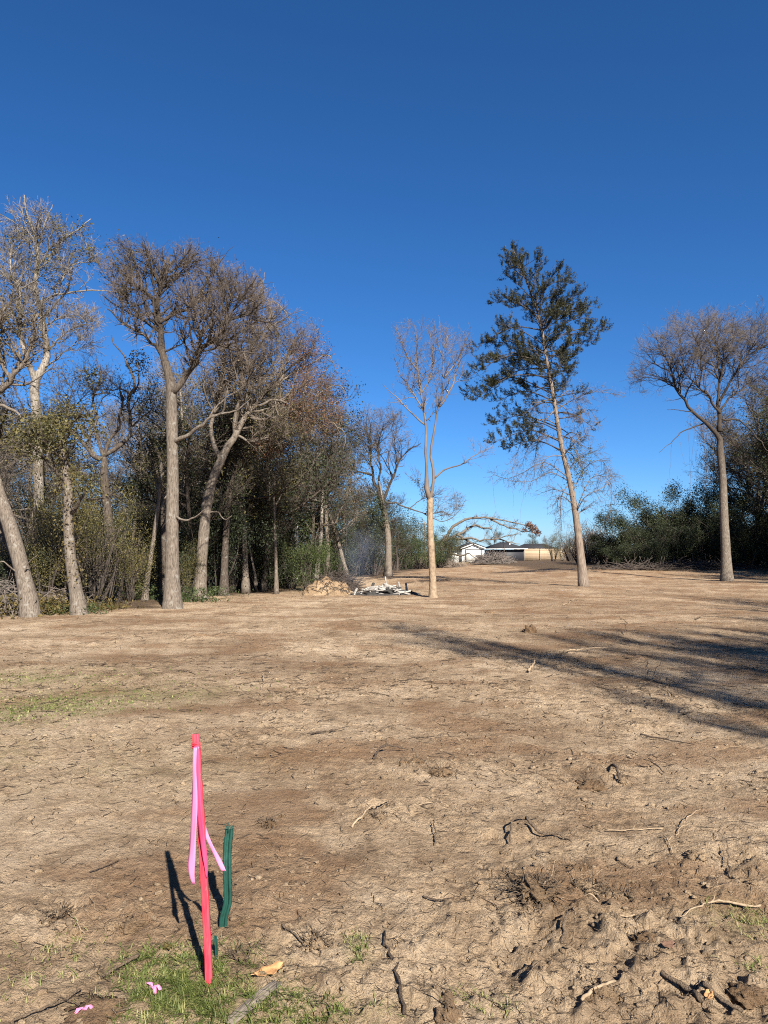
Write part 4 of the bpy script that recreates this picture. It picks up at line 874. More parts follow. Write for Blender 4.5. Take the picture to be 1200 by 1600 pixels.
G = Geo(); G.box((-w - o_, -o_ - .03, ev + .085), (w + o_, -o_ + .02, ev + .19)); G.box((-w - o_ - .03, -o_ + .03, ev + .085), (-w - o_ + .02, 8 + o_, ev + .19)); G.obj('fascia', M['trim_white'], rf, False)
G = Geo(); G.tube([(.7, 2.2, rt - 1.0), (.7, 2.2, rt - .15)], .09, 8); G.obj('vent_pipe', M['trim_white'], rf)
tag(house, 'black-walled house with dark hip roof and white fascia', 'house')
Yh3 = 150.; zg = gz1(pos_px(840, Yh3), Yh3); far = empty('far_house', (pos_px(840, Yh3), Yh3, zg))
G = Geo(); G.box((-3.6, 0, -.3), (3.6, 7, 2.0)); G.obj('wall', M['wood_grey'], far, False)
G = Geo(); G.add([(-4.2, -.5, 1.95), (4.2, -.5, 1.95), (4.2, 7.5, 1.95), (-4.2, 7.5, 1.95), (-2.0, 3.5, 3.1), (2.0, 3.5, 3.1)], [(0, 1, 5, 4), (2, 3, 4, 5), (3, 2, 1, 0)], [(1, 2, 5), (3, 0, 4)]); G.obj('roof', M['roof_dark'], far, False)
tag(far, 'low far house roof just above the wooden fence', 'house')
# fence: picket boards, rails, posts
Yf = 114.; fx0, fx1 = pos_px(819, Yf), pos_px(905, Yf); fz = gz1(fx0, Yf); fence = empty('wooden_fence', (fx0, Yf, fz)); W = fx1 - fx0; n = int(W / .16)
bd = Geo(); bd.box((0, 0, .05), (.145, .02, 1.82)); first = bd.obj('picket', M['wood_new'], fence, False)
gq = gen(77)
for i in range(n):
    o = first if i == 0 else first.copy()
    if i: COL.objects.link(o); o.parent = fence
    o.location = (i * .16, 0, gq.normal() * .012)
G = Geo()
for z in (.3, 1.0, 1.6): G.box((0, -.04, z), (W, -.003, z + .09))
G.obj('rail', M['wood_new'], fence, False)
for i in range(int(W / 2.4) + 1):
    G = Geo(); G.box((i * 2.4 - .05, -.14, -.3), (i * 2.4 + .05, -.043, 1.78)); G.obj('post', M['wood_grey'], fence, False)
tag(fence, 'tan wooden privacy fence right of the black house', 'fence')
Yp = 100.; ax = pos_px(877, Yp); az = gz1(ax, Yp); arb = empty('timber_frame', (ax, Yp, az)); aw = pos_px(895, Yp) - ax
for xx in (0, aw):
    G = Geo(); G.box((xx - .06, -.06, -.3), (xx + .06, .06, 1.72)); G.obj('post', M['trim_white'], arb, False)
G = Geo(); G.box((-.15, -.07, 1.723), (aw + .15, .07, 1.86)); G.obj('beam', M['trim_white'], arb, False)
tag(arb, 'pale open timber frame among bushes right of the fence', 'frame')
Yu = 125.; ux = pos_px(664, Yu); uz = gz1(ux, Yu); pole = empty('utility_pole', (ux, Yu, uz)); H = CAM_H + (HOR - 815) * Yu / F_PX - uz
G = Geo(); G.tube([(0, 0, -.3), (0, 0, H * .5), (0, 0, H)], [.17, .15, .13], 10); G.obj('post', M['wood_grey'], pole)
G = Geo(); G.box((-1.1, -.06, H - .45), (1.1, .06, H - .33)); G.obj('crossarm', M['wood_grey'], pole, False)
tag(pole, 'dark wooden utility pole behind the slender bare tree', 'utility pole')

# ------------------------------------------------------------------ fallen tree and brush pile at the far end of the clearing
g = gen(401); Y = 88.
sp = spines_px(Y, [([(686, 872), (690, 855), (698, 838)], .42, .34, 0),
    ([(694, 850), (706, 828), (722, 814), (748, 808), (778, 810), (806, 816), (832, 824)], .20, .04, -2), ([(696, 846), (716, 834), (732, 825), (742, 820), (756, 824), (768, 827)], .19, .09, 1), ([(700, 846), (724, 840), (752, 842), (778, 842), (800, 836), (812, 832)], .15, .04, -3),
    ([(716, 836), (736, 848), (752, 856)], .16, .05, -2), ([(762, 809), (790, 822), (808, 828), (830, 830)], .12, .04), ([(778, 842), (798, 848), (812, 850)], .09, .04), ([(700, 860), (720, 868), (734, 866), (748, 874)], .15, .05, -3), ([(692, 862), (676, 868), (660, 880)], .12, .04, -3), ([(786, 842), (787, 852), (788, 866)], .07, .04)], g)
root, pts, off = make_tree('fallen_tree', sp, g, (M['bark_tan'], M['bark_tan'], M['twig_grey']), env_px(Y, [(760, 825, 75, 26), (700, 860, 40, 20), (810, 826, 30, 18)]), d2=1.2, d3=1.6, d4=3, l2=(1.0, 3.2), l3=(.6, 1.4), l4=(.4, .9), rmin=.014, twig_cap=1600)
for q_ in ((833, 826, 8, 420), (826, 820, 6, 240), (840, 832, 6, 240), (820, 828, 5, 120)): clump(root, off, Y - 2, *q_, .17, M['leaf_rust'], 'dead_leaf_clump', g)
tag(root, 'fallen tree with arching broken limbs in front of the shed', 'fallen tree')
def heap(name, px0, px1, Yd, h, n, m, g, lr=(.6, 2.4), rr=(.012, .04), dep=2.0):
    c = pos_px((px0 + px1) / 2, Yd); z = gz1(c, Yd); root = empty(name, (c, Yd, z)); w = (px1 - px0) / F_PX * Yd / 2
    x = np.clip(g.normal(size=n) * .45, -1, 1); y = np.clip(g.normal(size=n) * .5, -1, 1); hh = h * np.sqrt(np.maximum(0, 1 - x * x)) * np.sqrt(np.maximum(.02, 1 - y * y)) * (.75 + .3 * np.sin(x * 7))
    c0 = np.stack([x * w, y * dep, g.random(n) ** .7 * hh], -1)
    d = unit(g.normal(size=(n, 3)) * [1, .6, .35]); L = g.uniform(*lr, n)[:, None]
    bend = g.normal(size=(n, 3)) * .08 * L
    P = np.stack([c0 - d * L * .5, c0 + bend, c0 + d * L * .5 + bend * .4], 1); P[:, :, 2] = np.maximum(P[:, :, 2], .02)
    r = g.uniform(*rr, n); Rr = r[:, None] * np.array([1, .8, .45])
    G = Geo(); G.add(*tubes(P, Rr, 4)); tag(G.obj('branches', m, root), kind='stuff')
    return root
bp = heap('brush_pile', 742, 800, 88., 1.2, 1100, M['twig_grey'], g); tag(bp, 'wide grey pile of cut branches in front of the white shed', 'brush pile')
b2 = heap('brush_pile', 640, 722, 83., .9, 600, M['twig_brown'], g); tag(b2, 'low brown brush heap left of the white shed', 'brush pile')
b3 = heap('brush_pile', 930, 1200, 56., .35, 700, M['twig_dark'], g, dep=1.2); tag(b3, 'low line of brush at the foot of the dark right thicket', 'brush pile')

# ------------------------------------------------------------------ dirt mound, ash heap, smoke
def mound(name, c, rx, ry, h, m, g, res=46, pw=1.3):
    u = np.linspace(-1.15, 1.15, res); X, Yv = np.meshgrid(u, u, indexing='ij'); rr = np.hypot(X, Yv); s = noise(X * 2.2, Yv * 2.2, int(g.integers(50))) * .25
    Z = h * np.clip(1 - (rr * (1 + s)) ** 2, 0, 1) ** (1 / pw) * (1 + .45 * noise(X * 2.4, Yv * 2.4, 31) + .16 * noise(X * 7, Yv * 7, 32) + .08 * noise(X * 14, Yv * 14, 33))
    wx = c[0] + X * rx; wy = c[1] + Yv * ry; base = gz(wx, wy) - .03
    V = np.stack([X * rx, Yv * ry, base + np.maximum(Z, 0) - c[2] - .02 * (rr > 1.05)], -1).reshape(-1, 3); idx = np.arange(res * res).reshape(res, res)
    Q = np.stack([idx[:-1, :-1], idx[1:, :-1], idx[1:, 1:], idx[:-1, 1:]], -1).reshape(-1, 4)
    return V, Q
g = gen(410); c = gp(512, 930); root = empty('dirt_mound', c)
V, Q = mound('dirt_mound', c, 1.1, .9, .55, None, g); link('soil', np_mesh('soil', V, [Q], M['clod']), root)
n = 620; a = g.integers(0, len(V), n); P0 = V[a] + [0, 0, .02]; d = unit(g.normal(size=(n, 3)) * [1, .7, .3] + [.5, 0, -.25]); L = g.uniform(.2, .7, n)[:, None]; keep = V[a][:, 2] > .15
P = np.stack([P0, P0 + d * L * .5 + g.normal(size=(n, 3)) * .03 + [0, 0, .05], P0 + d * L], 1)[keep]; P[:, :, 2] = np.maximum(P[:, :, 2], .03)
G = Geo(); G.add(*tubes(P, np.repeat(g.uniform(.005, .012, len(P))[:, None], 3, 1), 3)); tag(G.obj('roots_and_twigs', M['twig_dark'], root), kind='stuff')
tag(root, 'rounded dirt mound with dry roots left of the ash heap', 'dirt mound')
M['ash'] = plain('ash', (.50, .48, .45), .95, .25, 6, .4); M['ash_log'] = plain('ash_log', (.24, .222, .198), .95, .6, 7, .5, .1); M['char'] = plain('char', (.035, .032, .029), .95, .5, 9, .4)
c = gp(602, 931); bed = empty('ash_bed', c); V, Q = mound('ash', c, 1.35, .75, .2, None, g); link('ash', np_mesh('ash', V, [Q], M['char']), bed); tag(bed, 'dark bed of ash and char under the pale burnt logs', 'ash bed')
for k in range(64):
    x = float(np.clip(g.normal() * .5, -1, 1)); y = float(g.uniform(-.8, .5)); h = .34 * math.sqrt(max(0, 1 - x * x)) * (1 - .35 * abs(y))
    L = g.uniform(.35, .95); r = g.uniform(.02, .055); d = unit(g.normal(size=3) * [1, .5, .22]); lo = np.array([x * 1.1, y * .65, max(r, g.random() ** .6 * h)])
    q = catmull([-d * L / 2, g.normal(size=3) * .04, d * L / 2], 6)
    o = Geo().tube(q, r * g.uniform(.75, 1.15, 6), 7).obj('burnt_log', M['ash_log'] if k % 5 else M['char'], None); o.location = c + lo
    tag(o, 'charred black log in the burnt heap' if k % 5 == 0 else 'ash-white burnt log in the burnt heap', 'log', 'charred logs of the heap' if k % 5 == 0 else 'white logs of the heap')
def smoke():
    V, Fc = ico(3); V = V * [1.0, .8, 1.55]; V[:, 0] += .18 * np.sin(V[:, 2] * 1.7); V += noise(V[:, 0] * 2, V[:, 2] * 2, 3)[:, None] * .12
    me = np_mesh('smoke', V, [Fc], None); m = bpy.data.materials.new('smoke'); m.use_nodes = True; n = m.node_tree.nodes; l = m.node_tree.links; n.remove(n['Principled BSDF'])
    pv = n.new('ShaderNodeVolumePrincipled'); pv.inputs['Color'].default_value = (.62, .74, 1.0, 1)
    tc = n.new('ShaderNodeTexCoord'); mp = n.new('ShaderNodeMapping'); mp.inputs['Scale'].default_value = (1.0, 1.2, .62); l.new(tc.outputs['Object'], mp.inputs[0])
    ln = n.new('ShaderNodeVectorMath'); ln.operation = 'LENGTH'; l.new(mp.outputs[0], ln.inputs[0])
    mr = n.new('ShaderNodeMapRange'); mr.inputs[1].default_value = .95; mr.inputs[2].default_value = .1; mr.inputs[3].default_value = 0; mr.inputs[4].default_value = 1; l.new(ln.outputs[1], mr.inputs[0])
    nz = tex_noise(n, l, tc.outputs['Object'], 1.6, 3); rp = ramp(n, [(.35, (0, 0, 0)), (.65, (1, 1, 1))]); l.new(nz.outputs[0], rp.inputs[0])
    mu = n.new('ShaderNodeMath'); mu.operation = 'MULTIPLY'; l.new(mr.outputs[0], mu.inputs[0]); l.new(rp.outputs[0], mu.inputs[1])
    m2 = n.new('ShaderNodeMath'); m2.operation = 'MULTIPLY'; l.new(mu.outputs[0], m2.inputs[0]); m2.inputs[1].default_value = .19; l.new(m2.outputs[0], pv.inputs['Density'])
    l.new(pv.outputs[0], n['Material Output'].inputs['Volume']); me.materials.append(m)
    o = link('smoke', me); p = at(566, 860, 31.0); o.location = p; o.scale = (1.25, 1.1, 1.2); tag(o, 'thin bluish smoke drifting up beside the burnt heap', 'smoke', kind='stuff')
smoke()

# ------------------------------------------------------------------ survey stake with ribbons, green post
def stake_paint():
    m, n, l, b = mat('stake_paint')
    v = mapping(n, l, (60, 60, 5)); gr = tex_noise(n, l, v, 3.0, 6, .7); rp = ramp(n, [(.3, (.40, .022, .042)), (.5, (.60, .042, .07)), (.7, (.68, .085, .085))]); l.new(gr.outputs[0], rp.inputs[0])
    v2 = mapping(n, l, (40, 40, 8)); w = tex_noise(n, l, v2, 2.2, 5, .75); wr = ramp(n, [(.64, (0, 0, 0)), (.70, (1, 1, 1))]); l.new(w.outputs[0], wr.inputs[0])
    l.new(mixc(n, l, wr.outputs[0], rp.outputs[0], (.46, .22, .12)), b.inputs['Base Color']); b.inputs['Roughness'].default_value = .7; b.inputs['Specular IOR Level'].default_value = .25
    bump(n, l, gr.outputs[0], .5, .002, b); return m
M['stake_pink'] = stake_paint(); M['ribbon'] = leafmat('ribbon', (.62, .06, .16), (.65, .075, .18), (.68, .09, .2), .3, .4)
M['ribbon_pale'] = leafmat('ribbon_pale', (.66, .20, .38), (.68, .22, .40), (.70, .24, .42), .3, .4)
M['post_green'] = plain('post_green', (.007, .042, .031), .5, .35, 30, .2, .4)
b0 = gp(327, 1543); Ys = b0[1]; t0 = at(305.5, 1147, Ys + .02)
stake = empty('survey_stake', b0)
ax_ = t0 - b0; Ln = np.linalg.norm(ax_); ez = ax_ / Ln; ex = unit(np.array([1, -.42, 0]) - ez * np.dot(ez, [1, -.42, 0])); ey = np.cross(ez, ex)
G = Geo(); gq = gen(8); ns = 26; hw, hd = .0135, .0055
prof = [(-1, -1), (-.8, -1.06), (.8, -1.06), (1, -1), (1, 1), (.8, 1.05), (-.8, 1.05), (-1, 1)]
V = []
for i in range(ns):
    s = i / (ns - 1) * (Ln + .06) - .06; j = gq.normal(size=2) * .0006
    tw = 1.0 if i < ns - 1 else .88
    V += [ez * s + ex * (a_ * hw * tw + j[0] + .004 * math.sin(s * 3)) + ey * (b_ * hd + j[1]) for a_, b_ in prof]
idx = np.arange(ns * 8).reshape(ns, 8); a_ = idx[:-1]; b_ = idx[1:]
G.add(V, np.stack([a_, np.roll(a_, -1, 1), np.roll(b_, -1, 1), b_], -1).reshape(-1, 4), idx[-1:], idx[:1, ::-1]); G.obj('lath', M['stake_pink'], stake, False)
def ribbon(name, pts, widths, wdir, m, parent, twist=None):
    P = catmull(pts, 40); n = len(P); t = np.linspace(0, 1, n); w = np.interp(t, np.linspace(0, 1, len(widths)), widths)
    V = []
    for i in range(n):
        th = (np.interp(t[i], np.linspace(0, 1, len(twist)), twist) if twist is not None else 0) + .12 * math.sin(t[i] * 9)
        wd = ex * math.cos(th) + ey * math.sin(th)
        for k_ in (-1, -.33, .33, 1): V.append(P[i] + wd * w[i] * k_ + ey * .0016 * math.sin(k_ * 2 + t[i] * 14))
    idx = np.arange(n * 4).reshape(n, 4); Q = np.stack([idx[:-1, :-1], idx[:-1, 1:], idx[1:, 1:], idx[1:, :-1]], -1).reshape(-1, 4)
    o = link(name, np_mesh(name, V, [Q], m), parent); md = o.modifiers.new('thickness', 'SOLIDIFY'); md.thickness = .0004; return o
A = lambda px, py, d=0.: at(px, py, Ys + d) - b0
ribbon('ribbon', [A(305, 1168, -.018), A(304, 1200, -.024), A(304, 1260, -.03), A(301, 1320, -.034), A(299, 1352, -.036), A(300, 1368, -.036), A(303, 1382, -.034)], [.006, .0075, .0115, .014, .0148, .0145, .005], None, M['ribbon_pale'], stake, [.1, .1, 0, 0, 0, .2])
ribbon('ribbon', [A(307, 1166, -.018), A(308, 1200, -.02), A(310, 1250, -.022), A(315, 1300, -.02), A(319, 1330, -.016), A(322, 1352, -.012), A(323, 1372, -.006)], [.009, .011, .012, .012, .011, .008, .002], None, M['ribbon'], stake, [.1, .1, 0, .1, .6, 1.0])
ribbon('ribbon', [A(312, 1250, .014), A(320, 1295, .016), A(332, 1325, .012), A(342, 1345, .01), A(350, 1361, .006)], [.004, .004, .006, .009, .008], None, M['ribbon_pale'], stake, [.5, .8, .5, .3])
G = Geo()
for s in (-.004, .004, .010):
    th = np.linspace(0, 2 * np.pi, 17); q = [ez * (Ln - .045 + s + .002 * math.sin(3 * a)) + ex * math.cos(a) * .0155 + ey * math.sin(a) * .0085 for a in th]; G.tube(q, .0035, 5)
G.obj('knot', M['stake_pink'], stake)
tag(stake, 'hot pink wooden survey stake with hanging pink ribbons in the grass', 'survey stake')
def scrap(px, py, L, label):
    p = gp(px, py, .012); o = empty('ribbon_scrap', p); gq = gen(int(px)); 
    for k_ in range(3):
        a = gq.uniform(0, 6.28); d = np.array([math.cos(a), math.sin(a), .25 * gq.random()]); ribbon('strip', [d * 0, d * L * .5 + [0, 0, .012], d * L + [0, 0, -.004 * k_]], [.006, .009, .004], None, M['ribbon_pale'], o, [0, .6, 1.2])
    tag(o, label, 'ribbon')
scrap(238, 1557, .035, 'torn pink ribbon scrap lying in the grass left of the stake'); scrap(131, 1590, .028, 'small pink ribbon scrap on bare dirt at the lower left corner')
# green post: a folded channel, kinked near the ground, frayed at the top
def green_post(c, pix, Yd, r, label, fray=True):
    root = empty('green_post', c); P = catmull([at(x, y, Yd + d) - c for x, y, d in pix], 26); P[0, 2] -= .05
    gq = gen(31); n = len(P); prof = np.array([(-1, .5), (-.95, -.35), (-.35, -.5), (-.28, .15), (.28, .15), (.35, -.5), (.95, -.35), (1, .5), (.8, .62), (.72, -.1), (.45, -.2), (.35, .4), (-.35, .4), (-.45, -.2), (-.72, -.1), (-.8, .62)])
    V = np.concatenate([[P[i] + np.array([a, 0, 0]) * r * (1 + .06 * gq.normal()) + np.array([0, b, 0]) * r * .8 for a, b in prof] for i in range(n)])
    idx = np.arange(n * 16).reshape(n, 16); a = idx[:-1]; b = idx[1:]
    G = Geo(); G.add(V, np.stack([a, np.roll(a, -1, 1), np.roll(b, -1, 1), b], -1).reshape(-1, 4)); G.obj('channel', M['post_green'], root)
    if fray:
        G = Geo()
        for k_ in range(16):
            s = P[-1] + np.array([gq.uniform(-1, 1) * r, gq.uniform(-.5, .5) * r, -.01]); G.tube([s, s + [gq.normal() * .003, 0, .015], s + [gq.normal() * .006, gq.normal() * .004, gq.uniform(.018, .036)]], [.0028, .0022, .0008], 4)
        for k_ in range(60):
            q = P[gq.integers(4, n)] + np.array([gq.choice([-1, 1]) * r, gq.normal() * .004, 0]); G.tube([q, q + [gq.normal() * .004, gq.normal() * .003, gq.normal() * .006]], [.0012, .0005], 3)
        tag(G.obj('frayed_edge', M['post_green'], root), kind='stuff')
    tag(root, label, 'post')
c = gp(349, 1452); green_post(c, [(348, 1452, 0), (350, 1432, 0), (354, 1418, .0), (356, 1405, 0), (355, 1370, .0), (355, 1330, .01), (358, 1296, .015)], c[1], .0175, 'dark green bent channel post with frayed top beside the pink stake')
c = gp(338, 1502); green_post(c, [(338, 1502, 0), (338, 1480, .0), (336, 1462, 0)], c[1], .006, 'thin green stub at the foot of the pink stake', False)

# ------------------------------------------------------------------ sticks, roots, clods that can be picked out
M['stick_dark'] = bark('stick_dark', (.03, .021, .015), (.075, .053, .038), (.13, .098, .072), sc=(70, 70, 40)); M['stick_pale'] = plain('stick_pale', (.25, .185, .12), .9, .35, 25, .4, .1); M['stick_mid'] = bark('stick_mid', (.05, .034, .022), (.13, .092, .06), (.22, .165, .115), sc=(70, 70, 40))
pass
def stick(name, pix, r0, r1, m, label, lift=(0.006,), cat='stick', forks=(), group=None):
    P = []
    li = np.interp(np.linspace(0, 1, len(pix)), np.linspace(0, 1, len(lift)), lift)
    for (x, y), h in zip(pix, li):
        q = gp(x, y); q[2] += h + r0 * .4; P.append(q)
    c = P[0].copy(); Q = catmull(np.array(P) - c, 14); gq = gen(int(pix[0][0] * 7 + pix[0][1])); LL = plen(Q[None])[0]; Q[1:-1] += gq.normal(size=(12, 3)) * .013 * LL * np.array([1, 1, .5])
    root = empty(name, c); r = .68 * np.linspace(r0, r1, 14) * (1 + gq.normal(size=14) * .17)
    Geo().tube(Q, r, 8).obj('stem', m, root)
    for t, dx, dy, dz in forks:
        s = Q[int(t * 13)]; e = s + np.array([dx, dy, dz]); Geo().tube(catmull([s, (s + e) / 2 + gq.normal(size=3) * .006, e], 6), np.linspace(r0 * .5, r1 * .4, 6), 5).obj('side_twig', m, root)
    tag(root, label, cat, group)
ST = [('peeled_stick', [(550, 1301), (575, 1284), (607, 1264)], .009, .006, 'stick_pale', 'pale peeled stick lying in the middle of the foreground', (.004, .02, .012)),
 ('stick', [(679, 1328), (680, 1314), (677, 1299)], .008, .005, 'stick_mid', 'short upright stub right of the pale peeled stick', (.0, .03)),
 ('stick', [(601, 1474), (612, 1508), (624, 1546), (632, 1594)], .006, .010, 'stick_dark', 'long dark stick pointing at the viewer at bottom centre', (.012,)),
 ('stick', [(661, 1410), (684, 1413), (706, 1416)], .006, .004, 'stick_dark', 'short dark stick lying level above the long dark stick', (.008,)),
 ('bent_branch', [(583, 1192), (596, 1184), (612, 1181), (638, 1180)], .014, .006, 'stick_dark', 'bent dark branch casting a shadow in the middle distance', (.0, .05, .04, .01)),
 ('pale_branch', [(1062, 1444), (1111, 1424), (1149, 1416), (1188, 1415)], .005, .008, 'stick_pale', 'long thin pale branch at the right edge of the foreground', (.008, .03, .02)),
 ('dead_limb', [(1008, 1510), (1042, 1535), (1080, 1556), (1097, 1574)], .007, .016, 'stick_mid', 'thick brown dead limb in the lower right corner', (.02, .01)),
 ('dead_limb', [(1100, 1560), (1124, 1573), (1160, 1590)], .014, .009, 'stick_mid', 'second brown limb butting the thick one in the lower right corner', (.012,)),
 ('peeled_stick', [(909, 1576), (928, 1562), (962, 1546)], .010, .006, 'stick_pale', 'pale flat splinter left of the thick brown limb', (.01,)),
 ('pale_branch', [(947, 1304), (990, 1302), (1036, 1300)], .004, .003, 'stick_pale', 'thin straw-coloured stem lying level at middle right', (.012,)),
 ('pale_branch', [(1056, 1311), (1078, 1288), (1096, 1280)], .004, .003, 'stick_pale', 'thin straw-coloured stem slanting up at middle right', (.006, .05)),
 ('pale_branch', [(1037, 1316), (1045, 1330), (1051, 1340)], .005, .004, 'stick_pale', 'short pale splinter below the straw-coloured stems', (.012,)),
 ('stick', [(1140, 1376), (1139, 1356), (1136, 1338)], .007, .004, 'stick_mid', 'upright twig stub near the right edge', (.0, .05)),
 ('root_stub', [(880, 1478), (884, 1462), (889, 1446)], .016, .005, 'stick_mid', 'tapering pale root stub sticking up at lower right', (.0, .035)),
 ('arched_root', [(795, 1331), (800, 1308), (812, 1294), (842, 1285)], .009, .006, 'stick_mid', 'arched root looping over churned dirt right of centre', (.0, .05, .05, .01)),
 ('arched_root', [(822, 1300), (846, 1313), (870, 1317), (894, 1320)], .013, .008, 'stick_mid', 'thick root half buried beside the arched root', (.03, .03, .0)),
 ('twig', [(1012, 1088), (1022, 1072), (1034, 1052), (1040, 1035)], .006, .004, 'stick_mid', 'thin twig standing up in the big tree shadow', (.0, .15, .3)),
 ('branch', [(480, 1155), (505, 1154), (526, 1152), (544, 1147)], .010, .005, 'stick_dark', 'dark branched stick beyond the pink stake', (.01, .03)),
 ('branch', [(20, 1600), (65, 1587), (96, 1574), (126, 1556)], .007, .005, 'stick_mid', 'thin branch in the lower left corner', (.012, .02)),
 ('stick', [(158, 1531), (186, 1516), (216, 1499)], .009, .010, 'stick_mid', 'grey stick running into the grass left of the stake', (.008, .02)),
 ('stick', [(140, 1368), (160, 1362), (186, 1352)], .005, .004, 'stick_dark', 'dark twig lying left of the stake shadow', (.01,)),
 ('twig', [(105, 1427), (116, 1444), (133, 1458)], .003, .003, 'stick_pale', 'thin pale twig on the dirt at the lower left', (.012,)),
 ('stick', [(440, 1460), (456, 1470), (478, 1483)], .007, .004, 'stick_mid', 'half-buried brown stick right of the green post', (.01, .004)),
 ('stick', [(640, 1328 - 60), (690, 1264), (702, 1266)], .003, .003, 'stick_pale', 'thin pale twig right of the peeled stick', (.01,)),
 ('pale_branch', [(875, 1026), (900, 1022), (950, 1019)], .016, .012, 'stick_pale', 'pale branch lying above the big tree shadow', (.02, .05)),
 ('pale_branch', [(880, 949), (892, 944), (904, 938)], .016, .010, 'stick_pale', 'small pale stick left of the cedar foot', (.02, .06)),
 ('root_stub', [(826, 1056), (832, 1050), (836, 1046)], .03, .015, 'stick_pale', 'short cut stub with dark shadow in the big shadow', (.03, .07)),
 ('twig', [(1000, 1150), (1040, 1156), (1085, 1165)], .010, .006, 'stick_dark', 'dark twig beyond the foreground at right', (.02,)),
 ('branch', [(1085, 972), (1110, 966), (1150, 965)], .018, .010, 'stick_mid', 'brown branch lying below the domed bare tree', (.03, .08, .03)),
 ('twig', [(975, 998), (978, 990), (968, 982)], .010, .005, 'stick_mid', 'hooked twig in the middle right distance', (.0, .15, .2)),
 ('stick', [(408, 1076), (412, 1066), (410, 1058)], .010, .006, 'stick_pale', 'small pale stick in the left middle distance', (.01, .05)),
 ('stick', [(395, 1040), (405, 1040), (416, 1038)], .012, .008, 'stick_dark', 'small dark stick in the left middle distance', (.01,)),
 ('root_stub', [(955, 1198), (962, 1210), (968, 1222)], .014, .012, 'stick_dark', 'dark broken root in the right middle ground', (.0, .05, .02)),
 ('twig', [(1018, 1194), (1028, 1202), (1038, 1210)], .007, .005, 'stick_dark', 'short dark twig right of the dark broken root', (.02,)),
 ('twig', [(968, 1437), (980, 1437), (992, 1435)], .004, .003, 'stick_pale', 'tiny pale splinter right of the pale root stub', (.012,)),
 ('twig', [(850, 1413), (861, 1398), (870, 1383)], .003, .003, 'stick_pale', 'fine straw standing on the matted root clump', (.05, .09)),
 ('twig', [(913, 1423), (924, 1425), (936, 1426)], .004, .003, 'stick_pale', 'fine pale straw right of the matted root clump', (.012,))]
for s in ST: stick(s[0], s[1], s[2], s[3], M[s[4]], s[5], s[6], forks=[(.5, .03, .02, .02)] if 'branch' in s[0] else ())
# weathered half-buried board at the bottom
M['board_grey'] = plain('board_grey', (.13, .108, .085), .95, .5, 22, .6, .1)
c = gp(395, 1575); e0 = gp(352, 1602, .008); e1 = gp(438, 1549, .016)
d = e1 - e0; L = np.linalg.norm(d); gq = gen(55); G = Geo(); root = empty('weathered_wood', c)
for k_ in range(7):
    off_ = np.array([d[1], -d[0], 0]) / L * (k_ - 3) * .0062; s0 = gq.uniform(0, .08); s1 = 1 - gq.uniform(0, .15)
    G.tube(catmull([e0 + d * s0 + off_ - c, e0 + d * .5 + off_ + [0, 0, .006 - abs(k_ - 3) * .002] - c, e0 + d * s1 + off_ - c], 8), .0055 * gq.uniform(.7, 1.25, 8), 6)
G.obj('grain', M['board_grey'], root); tag(root, 'grey weathered piece of wood half buried in grass at the bottom', 'wood piece')
def leaf_flat(px, py, L, W, rz, m, label, curl=.25):
    c = gp(px, py, .012); root = empty('fallen_leaf', c, rz); n, k_ = 12, 7; u = np.linspace(-1, 1, n); V = []
    for a in u:
        w = W * (1 - abs(a) ** 2.2) ** .8 * (1 + .15 * math.sin(a * 11))
        for b in np.linspace(-1, 1, k_): V.append((a * L / 2, b * w / 2, curl * L * (.35 * b * b * (1 + .5 * a) + .25 * a * a) + .003 * math.sin(7 * a + 3 * b)))
    idx = np.arange(n * k_).reshape(n, k_); o = link('blade', np_mesh('blade', V, [np.stack([idx[:-1, :-1], idx[1:, :-1], idx[1:, 1:], idx[:-1, 1:]], -1).reshape(-1, 4)], m), root); md = o.modifiers.new('thickness', 'SOLIDIFY'); md.thickness = .0008
    G = Geo(); G.tube([(-L * .62, 0, .012), (-L * .3, 0, .002 + curl * L * .03), (L * .3, 0, .003 + curl * L * .03)], [.0016, .0014, .0006], 4); G.obj('midrib', m, root); tag(root, label, 'leaf')
M['leaf_dead'] = plain('leaf_dead', (.33, .175, .075), .7, .35, 40, .3); M['leaf_dead_dark'] = plain('leaf_dead_dark', (.15, .085, .055), .75, .35, 40, .3)
leaf_flat(420, 1536, .115, .06, R(30), M['leaf_dead'], 'curled orange-brown dead leaf right of the stake foot')
leaf_flat(261, 1490, .05, .03, R(-50), M['leaf_moss'], 'small olive leaf on the grass left of the stake', .4)
leaf_flat(1045, 1509, .055, .05, R(10), M['leaf_dead_dark'], 'dark brown dead leaf above the thick brown limb', .2)
leaf_flat(1108, 1573, .05, .03, R(60), M['leaf_dead'], 'small tan dead leaf in the lower right corner', .3)
